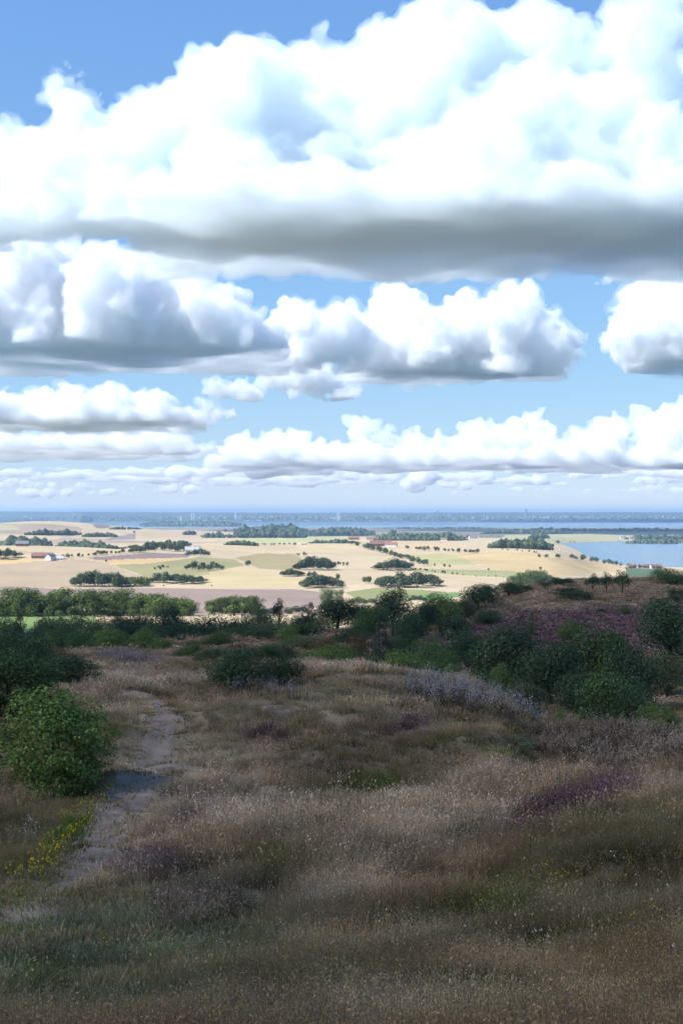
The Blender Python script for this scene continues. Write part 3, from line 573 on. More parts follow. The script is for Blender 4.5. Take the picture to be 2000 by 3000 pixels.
def spruce_lobes(seed):
    r = np.random.default_rng(seed); o_ = []
    for k in range(70):
        z = r.uniform(.02, .97); rr_ = .46 * (1 - z) ** .8 * r.uniform(.3, 1); g = r.uniform(0, 6.28); o_.append((math.cos(g) * rr_, math.sin(g) * rr_, z, .05 + .07 * (1 - z)))
    return np.array(o_)
proto('spruce', [crown_mesh('crown', 600, spruce_lobes(60), 5200, .04, aspect=3.5, jit=1.0, inner=.4)], [trunk_mesh('trunk', 60, .98, .02, limbs=0)])
proto('thin', [crown_mesh('crown', 700+k, lobes_round(np.random.default_rng(70+k), 30, .25, rmin=.07, rmax=.14), 1900, .036, inner=.35) for k in range(2)], [trunk_mesh('trunk', 70+k, .85, .018, limbs=7, split=.35) for k in range(2)])
def umbrella_lobes(seed):
    r = np.random.default_rng(seed); o_ = []
    for k in range(30):
        g = r.uniform(0, 6.28); rr_ = .40 * math.sqrt(r.random()); q = r.uniform(.08, .15); z = .36 + .52 * (1 - (rr_ / .5) ** 2) * r.uniform(.35, 1); o_.append((math.cos(g) * rr_, math.sin(g) * rr_, z, q))
    return np.array(o_)
proto('hilltree', [crown_mesh('crown', 800+k, umbrella_lobes(80+k), 3400, .036) for k in range(3)], [trunk_mesh('trunk', 80+k, .8, .022, limbs=6, split=.28, lean=.06*(k-1)) for k in range(3)])
def wood_lobes(seed):
    r = np.random.default_rng(seed); o_ = []
    for k in range(36):
        z = r.uniform(.06, .88); rr_ = .40 * math.sqrt(max(1 - ((z - .42) / .62) ** 2, .05)) * r.uniform(.3, 1); g = r.uniform(0, 6.28); o_.append((math.cos(g) * rr_, math.sin(g) * rr_, z, r.uniform(.10, .19)))
    return np.array(o_)
proto('woodtree', [crown_mesh('crown', 900+k, wood_lobes(90+k), 3000, .05, low=.8) for k in range(5)], [trunk_mesh('trunk', 90+k, .7, .03) for k in range(5)])
proto('fartree', [crown_mesh('crown', 1000+k, lobes_round(np.random.default_rng(110+k), 16, .04, rmin=.16, rmax=.27), 620, .10) for k in range(6)], [None] * 6)
proto('farbush', [crown_mesh('crown', 1100+k, lobes_round(np.random.default_rng(130+k), 12, .0, rmin=.16, rmax=.3), 420, .12) for k in range(4)], [None] * 4)

def plant(name, kind, leaf, x, y, w_, h_, label, cat, group=None, seed=0, bark=None, sink=.02, variant=None):
    if kind == 'nearbush': w_ *= 1.08; h_ *= 1.12
    if kind in ('oak', 'bush', 'shrub'): w_ = w_ * 1.2; h_ = h_ * 1.05
    cr, tr = PROTO[kind][(seed if variant is None else variant) % len(PROTO[kind])]
    z = float(height(np.array([x]), np.array([y]))[0]) - sink * h_
    rz = (seed * 2.399) % 6.28
    def child(nm, me, mat, par):
        o_ = bpy.data.objects.new(nm, me); col.objects.link(o_)
        if not me.materials: me.materials.append(mat)
        o_.material_slots[0].link = 'OBJECT'; o_.material_slots[0].material = mat
        if par: o_.parent = par
        return o_
    if tr is None:
        e = child(name, cr, LEAF[leaf], None)
    else:
        e = bpy.data.objects.new(name, None); col.objects.link(e); e.empty_display_size = .2
        child('crown', cr, LEAF[leaf], e); child('trunk', tr, bark or BARK, e)
    e.location = (x, y, z); e.rotation_euler = (0, 0, rz); e.scale = (w_, w_, h_)
    e['label'] = label; e['category'] = cat
    if group: e['group'] = group
    return e
def at(px, top, wpx, d):
    x = (px - 1000) / F * d; z = float(height(np.array([x]), np.array([float(d)]))[0])
    return x, float(d), wpx / F * d, max((CZ - (top - 1500) / F * d) - z, .4)
# ------------------------------------------------------------------ trees and bushes of the heath: column, top row, width in the picture, distance
NEAR = [
 # name, kind, leaf, px, top, w, d, label, category
 ('oak_bush','nearbush','green',150,2042,385,35,'big leafy oak bush standing nearest on the left beside the footpath','bush'),
 ('oak_bush','nearbush','oak',30,1925,330,58,'dark bush directly behind the nearest oak bush','bush'),
 ('hawthorn_bush','bush','dark',190,1905,190,78,'dark rounded bush at the right end of the left thicket','bush'),
 ('hawthorn_bush','bush','dark',60,1862,220,84,'tallest bush of the left thicket above the nearest bushes','bush'),
 ('hawthorn_bush','bush','rust',165,1882,110,92,'reddish bush in the left thicket by the pale fireweed','bush'),
 ('hawthorn_bush','bush','oak',-40,1850,160,92,'green bush of the left thicket cut by the picture edge','bush'),
 ('hawthorn_bush','bush','oak',120,1850,130,105,'olive bush at the back of the left thicket','bush'),
 ('round_bush','bush','green',330,1835,110,150,'round green bush left of the pair above the pale strip of fireweed','bush'),
 ('round_bush','bush','green',425,1842,90,146,'bright round bush beside the grassy mound, left one of two touching','bush'),
 ('round_bush','bush','green',470,1868,75,140,'lower bright bush leaning against the round one by the mound','bush'),
 ('round_bush','bush','oak',545,1893,80,128,'low green bush right of the bright pair by the mound','bush'),
 ('pine_tree','pine','pine',60,1795,80,210,'dark flat-topped pine at the far left before the maize field','tree'),
 ('oak_tree','oak','oak',10,1800,110,235,'oak cut by the left edge below the maize field','tree'),
 ('oak_tree','oak','olive',150,1800,120,260,'grey green oak right of the leftmost pine','tree'),
 ('oak_tree','oak','oak',100,1835,110,190,'lower green oak before the leftmost pine','tree'),
 ('oak_tree','oak','olive',215,1795,120,270,'olive oak standing before the right end of the maize field','tree'),
 ('oak_tree','oak','oak',180,1835,110,185,'green bushy oak behind the left thicket','tree'),
 ('oak_tree','oak','oak',290,1805,120,250,'green oak above the round bush on the left','tree'),
 ('oak_tree','oak','olive',350,1795,110,280,'tall grey green oak left of the darkest oak','tree'),
 ('oak_tree','oak','dark',410,1790,110,290,'dark oak before the sunlit wood, left of the grassy mound','tree'),
 ('oak_tree','oak','dark',485,1775,125,300,'darkest broad oak in front of the sunlit wood','tree'),
 ('oak_bush','bush','oak',440,1820,110,240,'green thicket bush under the darkest broad oak','bush'),
 ('oak_bush','bush','dark',560,1808,130,235,'dark thicket behind the left grassy mound','bush'),
 ('oak_bush','bush','dark',640,1800,130,225,'dark thicket behind the middle of the grassy mound','bush'),
 ('hawthorn_tree','thin','dark',528,1845,40,165,'small bare dark thorn tree on the grassy mound','tree'),
 ('oak_bush','bush','oak',640,1850,110,150,'green bush at the right end of the grassy mound','bush'),
 ('rowan_tree','thin','rust',700,1765,80,240,'thin yellow brown tree left of the two pines','tree'),
 ('oak_tree','oak','olive',760,1775,110,225,'grey green tree below the left of the two pines','tree'),
 ('pine_tree','pine','pine',815,1757,85,230,'left of the two ragged dark pines before the brown field','tree'),
 ('pine_tree','pine','pine',905,1762,75,240,'right of the two ragged dark pines before the brown field','tree'),
 ('oak_bush','bush','dark',700,1815,140,205,'wide dark bush under the thin yellow brown tree','bush'),
 ('oak_bush','bush','olive',800,1812,150,190,'wide olive bush under the left pine','bush'),
 ('oak_bush','bush','oak',880,1822,120,200,'green bush under the right pine','bush'),
 ('oak_bush','bush','green',845,1832,75,165,'small round bright bush in front of the pines','bush'),
 ('oak_tree','oak','dark',985,1750,135,215,'dark round oak with a visible trunk in the centre','tree'),
 ('oak_tree','oak','oak',1090,1775,130,205,'broad oak between the round dark oak and the tallest tree','tree'),
 ('oak_tree','oak','dark',1150,1722,125,212,'tallest dark tree just right of the centre','tree'),
 ('oak_tree','oak','dark',1200,1790,120,195,'dark oak at the right foot of the tallest tree','tree'),
 ('oak_tree','oak','oak',1060,1825,110,180,'shady oak left behind the grey spruce','tree'),
 ('spruce_tree','spruce','spruce',1115,1800,130,150,'grey blue conical spruce in the middle of the trees','tree'),
 ('hawthorn_bush','bush','rust',1045,1860,80,150,'brownish bush left of the grey spruce','bush'),
 ('oak_bush','bush','green',985,1880,170,118,'bright green bush low behind the grass crest, left of the spruce','bush'),
 ('oak_bush','bush','oak',925,1895,100,122,'smaller green bush at the right end of the dark shrub','bush'),
 ('oak_bush','bush','green',1170,1905,140,112,'green bush behind the grass crest right below the spruce','bush'),
 ('oak_bush','bush','oak',1245,1860,110,128,'upright leafy bush right of the grey spruce','bush'),
 ('oak_bush','bush','oak',1260,1935,110,108,'low bush at the right end of the pale grass crest','bush'),
 ('oak_tree','oak','green',1290,1738,135,235,'bright green oak left of the purple heath slope','tree'),
 ('birch_tree','thin','grey',1300,1830,110,170,'pale stemmed birch clump left of the purple slope','tree'),
 ('oak_tree','oak','olive',1360,1752,90,255,'slender oak at the left foot of the purple slope','tree'),
 ('oak_tree','oak','dark',1410,1707,125,275,'dark broad oak at the left end of the heath hill','tree'),
 ('oak_tree','oak','dark',1370,1845,105,170,'shady dark oak below the purple slope on the left','tree'),
 ('oak_tree','oak','dark',1490,1705,90,300,'dark oak just left of the bare thorn on the heath crest','tree'),
 ('hawthorn_tree','thin','olive',1595,1690,60,300,'brownish thin tree on the heath crest','tree'),
 ('hawthorn_tree','hilltree','dark',1545,1712,45,300,'little dark tree on the left shoulder of the heath','tree'),
 ('hawthorn_bush','shrub','dark',1645,1688,70,318,'low dark bush on the heath crest right of the thin brownish tree','bush'),
 ('hill_oak','hilltree','dark',1737,1675,58,300,'left of the three umbrella shaped oaks on the heath crest','tree'),
 ('hill_oak','hilltree','dark',1775,1670,52,300,'middle of the three umbrella shaped oaks on the heath crest','tree'),
 ('hill_oak','hilltree','oak',1820,1665,70,300,'right and largest of the three umbrella shaped oaks on the heath crest','tree'),
 ('hawthorn_bush','shrub','dark',1670,1716,100,282,'spreading dark bush with bare leaning stems on the heath','bush'),
 ('oak_bush','bush','oak',1965,1658,120,330,'dense dark bush on the heath crest by the right edge','bush'),
 ('hawthorn_bush','shrub','olive',1985,1715,60,290,'brownish low bush under the crest bush at the right edge','bush'),
 ('small_bush','bush','dark',1760,1780,26,262,'tiny dark bush alone on the purple slope','bush'),
 ('small_bush','bush','green',1832,1775,38,262,'tiny bright green bush alone on the purple slope','bush'),
 ('juniper_bush','spruce','oak',1555,1795,50,225,'small pointed tree low on the purple slope','tree'),
 ('round_bush','bush','green',1670,1808,80,215,'bright bush on the middle of the purple slope','bush'),
 ('oak_tree','oak','dark',1955,1742,190,180,'large dark oak rising at the right edge before the heath','tree'),
 ('oak_tree','oak','dark',2060,1760,170,170,'oak mostly outside the right edge','tree'),
 ('oak_bush','bush','olive',1950,1905,150,150,'olive bush under the large oak at the right edge','bush'),
 ('oak_tree','oak','dark',1500,1825,220,142,'broad dark oak left of the big tree group on the right','tree'),
 ('oak_tree','oak','dark',1620,1868,200,128,'round dark oak in the middle of the right tree group','tree'),
 ('oak_tree','oak','oak',1755,1832,210,134,'highest oak of the right tree group','tree'),
 ('oak_tree','oak','dark',1850,1895,160,130,'dark oak at the right end of the right tree group','tree'),
 ('oak_bush','bush','oak',1765,1950,175,98,'lighter green tree standing in front of the right tree group','bush'),
 ('oak_tree','oak','oak',1800,1855,100,155,'pale thin crowned oak behind the right tree group','tree'),
 ('oak_bush','bush','green',1470,1930,70,118,'upright bright bush left below the right tree group','bush'),
 ('oak_bush','bush','green',1330,1940,70,112,'small round bush left of the tall fireweed','bush'),
 ('oak_bush','bush','oak',1400,1960,130,108,'low bush row behind the tall fireweed, left half','bush'),
 ('oak_bush','bush','olive',1540,1985,130,104,'low olive bush row behind the tall fireweed, right half','bush'),
 ('elder_bush','bush','green',1920,2060,140,88,'light green leafy bush at the right behind the brown fireweed','bush'),
 ('elder_bush','bush','green',1640,2060,40,92,'tiny bright bush right of the tall white fireweed','bush'),
 ('sloe_shrub','bush','dark',690,1893,190,82,'wide dark green sloe shrub in the middle of the grass','shrub'),
 ('sloe_shrub','bush','dark',820,1908,150,82,'right hand lower part of the sloe thicket in the middle','shrub'),
 ('sloe_shrub','shrub','olive',620,1885,90,100,'olive shrub at the left behind the wide sloe','shrub'),
 ('sloe_shrub','shrub','dark',760,1885,130,100,'dark shrub behind the wide sloe','shrub'),
 ('oak_bush','bush','oak',560,1868,60,118,'small bush left of the wide sloe','bush'),
 ('elder_bush','shrub','grey',1480,2180,150,52,'grey green leafy patch left of the brown fireweed','shrub'),
 ('oak_bush','bush','dark',590,1800,120,205,'dark thicket left behind the grassy mound','bush'),
 ('oak_bush','bush','oak',690,1838,110,178,'green bush on the back of the grassy mound','bush'),
 ('oak_bush','bush','dark',760,1845,120,172,'dark bush right behind the grassy mound','bush'),
 ('oak_bush','bush','olive',905,1852,130,158,'olive bush left of the centre oak trunk','bush'),
 ('oak_bush','bush','rust',960,1862,100,150,'brownish bush under the centre oak','bush'),
 ('oak_bush','bush','dark',1020,1840,110,170,'dark bush right of the centre oak trunk','bush'),
 ('oak_bush','bush','dark',880,1795,110,215,'dark thicket between the two ragged pines','bush'),
 ('oak_bush','bush','oak',940,1805,90,210,'green thicket left of the centre oak','bush'),
 ('oak_tree','oak','dark',1060,1765,110,225,'dark oak squeezed between centre oak and tallest tree','tree'),
 ('oak_tree','oak','dark',1240,1760,100,225,'dark oak between the tallest tree and the bright green oak','tree'),
 ('oak_bush','bush','dark',1180,1850,130,165,'dark bush behind the grey spruce on the right','bush'),
 ('oak_bush','bush','dark',1330,1800,110,215,'dark bush under the slender oak by the purple slope','bush'),
 ('oak_bush','bush','oak',1300,1895,110,140,'green bush below the pale stemmed birches','bush'),
 ('oak_bush','bush','dark',1430,1780,100,245,'dark bush under the broad oak at the left of the heath','bush'),
 ('oak_bush','bush','dark',1440,1880,120,150,'dark bush left of the broad oak before the purple slope','bush'),
 ('oak_bush','bush','dark',1560,1910,140,126,'shady bush at the foot of the right tree group','bush'),
 ('oak_bush','bush','dark',1690,1960,140,118,'dark bush filling the middle of the right tree group','bush'),
 ('oak_bush','bush','dark',1860,1990,130,112,'dark bush at the right foot of the right tree group','bush'),
 ('oak_bush','bush','oak',300,1865,110,165,'bush left of the round green bush by the fireweed strip','bush'),
 ('oak_bush','bush','oak',240,1850,110,175,'green bush above the reddish one behind the left thicket','bush'),
 ('oak_bush','bush','dark',380,1815,120,225,'dark thicket above the round green bush','bush'),
 ('oak_bush','bush','dark',520,1812,110,230,'dark thicket right of the darkest broad oak','bush'),
 ('oak_bush','bush','dark',30,1840,140,150,'dark thicket under the oak at the left edge','bush'),
 ('oak_bush','bush','olive',820,1868,110,140,'olive bush behind the right half of the sloe','bush'),
 ('oak_bush','bush','oak',1090,1920,120,116,'green bush just left below the spruce','bush'),
]
for k, (nm, kd, lf, px, top, wd, d, lab, cat) in enumerate(NEAR):
    x, y, w_, h_ = at(px, top, wd, d)
    grp = 'oaks of the heath edge' if nm == 'oak_tree' else 'bushes on the heath' if cat == 'bush' else None
    plant(nm, kd, lf, x, y, w_, h_, lab, cat, grp, seed=k * 3 + 1, bark=PALEBARK if nm == 'birch_tree' else None)

# ------------------------------------------------------------------ sunlit groves and hedges of the farmland: columns, top row, base rows, number, size, leaf, label
GROVES = [
 ('woodtree','wood',-120,560,1724,1794,1806,36,84,'sunlit broadleaf tree in the long wood behind the maize field'),
 ('woodtree','wood',300,560,1738,1785,1800,9,70,'bright tree at the right half of the wood by the brown field'),
 ('woodtree','wood',615,760,1738,1780,1800,9,70,'sunlit tree in the small wood below the brown ploughed field'),
 ('woodtree','farwood',760,900,1770,1790,1800,6,34,'low tree between the small wood and the pale willow'),
 ('woodtree','willow',940,1000,1724,1772,1776,3,48,'pale silvery willow standing alone before the tan field'),
 ('woodtree','farwood',1020,1100,1746,1764,1770,6,24,'dark bush by the damp meadow right of the willow'),
 ('woodtree','farwood',1195,1250,1744,1757,1760,4,20,'dark bush in the bright green damp meadow'),
 ('fartree','farwood',212,372,1680,1716,1721,18,26,'tree in the dark grove at the foot of the grey tan hill field'),
 ('fartree','wood',335,440,1688,1714,1720,9,26,'lighter tree beside the dark grove under the grey tan hill'),
 ('fartree','farwood',440,595,1680,1706,1712,14,24,'tree in the row right of the dark grove under the hill'),
 ('fartree','farwood',865,975,1636,1666,1671,16,24,'tree in the round dark grove on the central hill'),
 ('fartree','farwood',828,890,1668,1686,1690,8,17,'tree in the small grove just below the round central grove'),
 ('fartree','farwood',905,922,1676,1692,1694,2,18,'lone round tree between the two central groves'),
 ('fartree','farwood',885,1000,1690,1716,1724,14,24,'tree in the lower central grove above the tan strip'),
 ('fartree','farwood',980,995,1684,1700,1704,1,18,'tall tree at the right end of the lower central grove'),
 ('fartree','wood',1062,1090,1690,1706,1709,3,18,'yellowish tree left of the long right grove on the stubble'),
 ('fartree','farwood',1105,1290,1684,1714,1723,20,26,'tree in the long dark grove on the pale stubble'),
 ('fartree','farwood',1102,1200,1642,1666,1672,14,20,'tree in the two toned grove below the diagonal hedge'),
 ('fartree','farwood',1600,1835,1640,1650,1662,0,18,'tree on the shore of the bay'),
 ('fartree','farwood',-100,60,1610,1632,1640,10,18,'dark tree at the left edge behind the stubble hill'),
 ('fartree','farwood',380,560,1592,1606,1620,22,15,'tree in the grove at the right end of the long left hedge'),
 ('fartree','farwood',545,615,1612,1625,1632,8,12,'tree beside the white farm building in the middle left'),
 ('farbush','farwood',540,650,1642,1660,1674,14,16,'bush on the green brown rough slope'),
 ('farbush','farwood',450,492,1655,1662,1671,5,10,'bush in the small thicket left on the rough slope'),
 ('farbush','farwood',760,915,1590,1594,1598,12,7,'bush of the thin hedge in the centre left'),
 ('farbush','farwood',868,900,1618,1624,1630,4,8,'bush above the round central grove'),
 ('farbush','farwood',975,1022,1646,1652,1660,5,9,'bush of the spinney right of the round central grove'),
 ('farbush','farwood',1830,1940,1655,1664,1668,10,10,'dark bush in the belt by the village on the bay'),
]
def row(kind, leaf, a, b, n_, size, label, group, vary=.3, name='hedge_tree'):
    for k in range(n_):
        t = (k + rng.uniform(-.8, .8)) / max(n_ - 1, 1); px = a[0] + (b[0] - a[0]) * t; py = a[1] + (b[1] - a[1]) * t + rng.uniform(-1, 1)
        x, y, z = hit(px, py, 560); h_ = size * rng.uniform(1 - vary, 1 + vary) / F * y
        plant(name, kind, leaf, x, y, h_ * rng.uniform(.85, 1.2), h_, label, 'tree' if 'tree' in kind else 'bush', group, seed=int(rng.integers(0, 999)))
for kd, lf, p0, p1, top, b0, b1, n_, size, lab in GROVES:
    if kd == 'fartree' and n_ > 3: n_ = int(n_ * 1.3); size *= 1.5
    for k in range(n_):
        px = p0 + (p1 - p0) * (k + rng.uniform(.1, .9)) / n_; t = rng.random(); py = b0 + (b1 - b0) * t
        x, y, z = hit(px, py, 560); edge = min(px - p0, p1 - px) / max((p1 - p0) * .25, 1)
        full = (py - top) / F * y
        h_ = min(full, size * 1.5 / F * y) * rng.uniform(.62, 1.08) * (.6 + .4 * min(max(edge, 0), 1)) if n_ > 3 else full * rng.uniform(.92, 1.02)
        w_ = size / F * y * rng.uniform(.8, 1.4)
        if kd != 'woodtree': h_ *= 1.3
        plant('broadleaf_tree' if 'tree' in kd else 'field_bush', kd, lf, x, y, w_, h_, lab, 'tree' if 'tree' in kd else 'bush', lab.split(' in ')[-1] if ' in ' in lab else lab, seed=int(rng.integers(0, 999)))
row('fartree','farwood',(1035,1598),(1240,1656),22,19,'tree of the diagonal hedge running down the central stubble hill','diagonal hedge',.2)
row('farbush','farwood',(1230,1652),(1320,1662),7,8,'bush at the thin lower end of the diagonal hedge','diagonal hedge end')
row('farbush','farwood',(1200,1668),(1345,1684),14,7,'bush of the low hedge below the diagonal hedge','low hedge')
row('farbush','farwood',(1345,1684),(1500,1693),7,4,'bush of the sparse hedge across the right stubble','sparse hedge')
row('fartree','farwood',(1200,1610),(1390,1622),18,13,'tree of the hedge left of the wood at the bay','hedge by the bay wood',.25)
row('fartree','farwood',(165,1636),(290,1628),12,13,'tree of the left end of the long left hedge','long left hedge')
row('fartree','farwood',(280,1626),(420,1618),16,13,'tree of the middle of the long left hedge','long left hedge middle')
row('fartree','farwood',(1590,1634),(1700,1638),7,12,'tree of the loose row on the near shore of the bay','near shore row')
row('fartree','farwood',(1690,1640),(1832,1662),13,16,'tree of the dense belt on the near shore of the bay','near shore belt',.35)
row('farbush','farwood',(1480,1612),(1570,1620),7,8,'bush behind the crest of the golden hill field','golden hill bushes')
row('farbush','farwood',(1660,1588),(1760,1592),6,5,'bush on the flat far bank of the bay','bank bushes')
for px, py, s_, lab in [(312,1647,9,'small round bush alone on the orange barley edge'),(727,1660,20,'lone round tree at the left foot of the fallow hill'),(394,1562,8,'tiny lone tree on the far mauve field'),(1430,1672,8,'single bush on the pale verge under the golden hill'),(1582,1670,11,'single tree on top of the golden hill grove'),(1633,1595,14,'lone tree on the spit at the head of the bay'),(1394,1690,5,'tiny bush on the sparse hedge line'),(893,1660,6,'tiny bush at the foot of the round grove'),(660,1560,12,'lone tree on the middle left plain'),(480,1718,6,'dot of a bush on the brown field edge'),(620,1718,5,'tiny bush on the right brown field edge')]:
    x, y, z = hit(px, py, 560); h_ = s_ / F * y
    plant('field_tree', 'fartree', 'farwood', x, y, h_ * 1.1, h_, lab, 'tree', seed=int(rng.integers(0, 999)))

for k in range(13):
    px = 1500 + 128 * (k + rng.uniform(.2, .8)) / 13; d = rng.uniform(1380, 1520); x = (px - 1000) / F * d; zg = float(height(np.array([x]), np.array([d]))[0]); top = 1664 + abs(px - 1560) ** 1.6 * .03 + rng.uniform(0, 8)
    plant('broadleaf_tree', 'woodtree', 'wood', x, d, 44 / F * d * rng.uniform(.9, 1.3), CZ - (top - 1500) / F * d - zg, 'pale green domed tree in the grove beyond the heath crest', 'tree', 'grove beyond the heath crest', seed=int(rng.integers(0, 999)))
row('farbush','wood',(-60,1808),(560,1803),34,34,'bush along the front foot of the sunlit long wood','front of the long wood',.4, name='hedge_bush')
row('farbush','wood',(610,1802),(770,1800),9,30,'bush along the foot of the small sunlit wood','front of the small wood',.4, name='hedge_bush')
ORD = ['leftmost', 'second from left', 'third from left', 'fourth from left', 'fifth from left', 'sixth from left', 'seventh from left', 'eighth from left', 'ninth from left']
def number_groups():
    by = {}
    for o in bpy.data.objects:
        if o.parent is None and 'group' in o and 'label' in o and o.get('category') in ('tree', 'bush'): by.setdefault(o['label'], []).append(o)
    for lab, os_ in by.items():
        if 2 <= len(os_) <= 9:
            for k, o in enumerate(sorted(os_, key=lambda q: q.location.x / q.location.y)): o['label'] = ORD[k] + ' ' + lab
number_groups()
# far woods that read as one mass
def wood(label, p0, p1, top0, top1, base, n_, size, leaf='farwood'):
    V = []; Q = []; o_ = 0
    v0, f0 = ICO1
    for k in range(n_):
        t = rng.random(); px = p0 + (p1 - p0) * t; py = base - rng.uniform(0, 1) ** 1.5 * max(base - (top0 + top1) / 2 - size, 1)
        x, y, z = hit(px, py, 2500); e = max(min(t, 1 - t) * 5, .2); s_ = size / F * y * rng.uniform(.5, 1.1) * (1.35 if rng.random() < .12 else 1) * min(e, 1) ** .6 * (.75 + .5 * vnoise(np.array([px / 14.]), np.array([size * 1.]), 3)[0])
        vv = v0 * (1 + rng.uniform(-.28, .28, (len(v0), 1))) * np.array((s_ * .6, s_ * .6, s_ * .62)) + np.array((x, y, z + s_ * .42))
        V.append(vv); Q.append(f0 + o_); o_ += len(v0)
    me = mesh_from('distant_wood', np.concatenate(V), np.concatenate(Q)); o = bpy.data.objects.new('distant_wood', me); col.objects.link(o); me.materials.append(LEAF[leaf])
    o['kind'] = 'stuff'; o['label'] = label; o['category'] = 'wood'
ICO1 = ico(1)
wood('long dark wood on the far left plain before the sea', 405, 720, 1524, 1526, 1544, 525, 11.7)
wood('largest wood in the centre of the plain', 685, 900, 1532, 1540, 1576, 525, 16.9)
wood('wood right of the largest central wood', 895, 1100, 1542, 1548, 1570, 400, 14.3)
wood('village wood right of the centre', 1095, 1370, 1556, 1560, 1584, 400, 13.0)
wood('dark blue coastal wood along the far right shore of the land', 1470, 2050, 1544, 1548, 1557, 420, 7)
wood('thin coastal wood in the centre right', 1085, 1480, 1543, 1545, 1549, 160, 5)
wood('tree belt behind the fields on the right', 1400, 1680, 1550, 1556, 1564, 250, 10.4)
wood('wooded bank on the far side of the bay', 1830, 2060, 1564, 1570, 1580, 187, 11.7)
wood('copse on top of the far left hill', 236, 274, 1518, 1518, 1529, 37, 13.0)
wood('trees along the crest of the far left hill', 20, 160, 1517, 1524, 1526, 50, 6.5)
wood('loose trees left of the large wood', 320, 420, 1540, 1545, 1551, 62, 7.8)

wood('wood beside the head of the bay', 1430, 1620, 1580, 1580, 1611, 460, 18.2)
wood('blue green wood at the left edge of the plain', 0, 150, 1572, 1572, 1612, 468, 20.8)
wood('loose wood right of the left edge wood', 150, 330, 1585, 1585, 1610, 351, 14.3)
wood('trees around the farmsteads below the far left hill', 72, 240, 1552, 1552, 1568, 210, 11.7)
wood('spinney right of the far left farmsteads', 240, 345, 1560, 1560, 1573, 106, 10.4)
wood('little round copse on the middle left plain', 535, 576, 1555, 1555, 1567, 37, 10.4)
wood('low wood left of the centre', 655, 760, 1584, 1584, 1600, 131, 10.4)
wood('spinney on the far side of the bay', 1830, 2010, 1578, 1578, 1596, 252, 11.7)
wood('copse behind the head of the bay', 1545, 1610, 1562, 1562, 1578, 81, 10.4)
wood('hedge wood in front of the left edge wood', 150, 370, 1608, 1610, 1626, 160, 12)
wood('wood by the farm on the middle left plain', 420, 560, 1580, 1584, 1602, 110, 13)
wood('small wood on the middle plain left of the largest wood', 590, 690, 1560, 1562, 1576, 70, 10)
wood('hedge wood across the centre plain', 900, 1060, 1580, 1582, 1592, 80, 9)
# ------------------------------------------------------------------ houses
def simple(name, rgb, rough=.8):
    m = bpy.data.materials.new(name); n, o = nodes(m); b = n.nodes.new('ShaderNodeBsdfPrincipled'); N = n.nodes.new; L = n.links.new
    g = N('ShaderNodeNewGeometry'); t = N('ShaderNodeTexNoise'); t.inputs['Scale'].default_value = .6; t.inputs['Detail'].default_value = 5; L(g.outputs['Position'], t.inputs['Vector'])
    r = N('ShaderNodeValToRGB'); c = np.array(rgb); r.color_ramp.elements[0].color = (*(c * .85), 1); r.color_ramp.elements[1].color = (*(np.minimum(c * 1.1, .9)), 1); L(t.outputs['Fac'], r.inputs['Fac'])
    L(r.outputs[0], b.inputs['Base Color']); b.inputs['Roughness'].default_value = rough; L(b.outputs[0], o.inputs[0]); return m
MW = simple('white_render', (.78,.77,.75)); MB = simple('brick', (.30,.16,.11)); MR = simple('red_tile', (.27,.14,.10)); MG = simple('grey_roof', (.22,.21,.21)); MC = simple('pale_concrete', (.8,.8,.8)); MGL = simple('window_glass', (.06,.08,.10), .2); MBL = simple('blue_steel', (.25,.33,.42)); MP = simple('pale_roof', (.5,.49,.46))
def part(name, v, f, mat, par):
    me = bpy.data.meshes.new(name); me.from_pydata([tuple(map(float, q)) for q in v], [], f); me.update(); me.materials.append(mat)
    o = bpy.data.objects.new(name, me); col.objects.link(o); o.parent = par; return o
def boxv(x0, x1, y0, y1, z0, z1):
    return [(x, y, z) for z in (z0, z1) for y in (y0, y1) for x in (x0, x1)], [(0,2,3,1),(4,5,7,6),(0,1,5,4),(2,6,7,3),(0,4,6,2),(1,3,7,5)]
def thing(name, label, cat, loc, rz=0, group=None):
    e = bpy.data.objects.new(name, None); col.objects.link(e); e.location = loc; e.rotation_euler = (0, 0, rz); e['label'] = label; e['category'] = cat
    if group: e['group'] = group
    return e
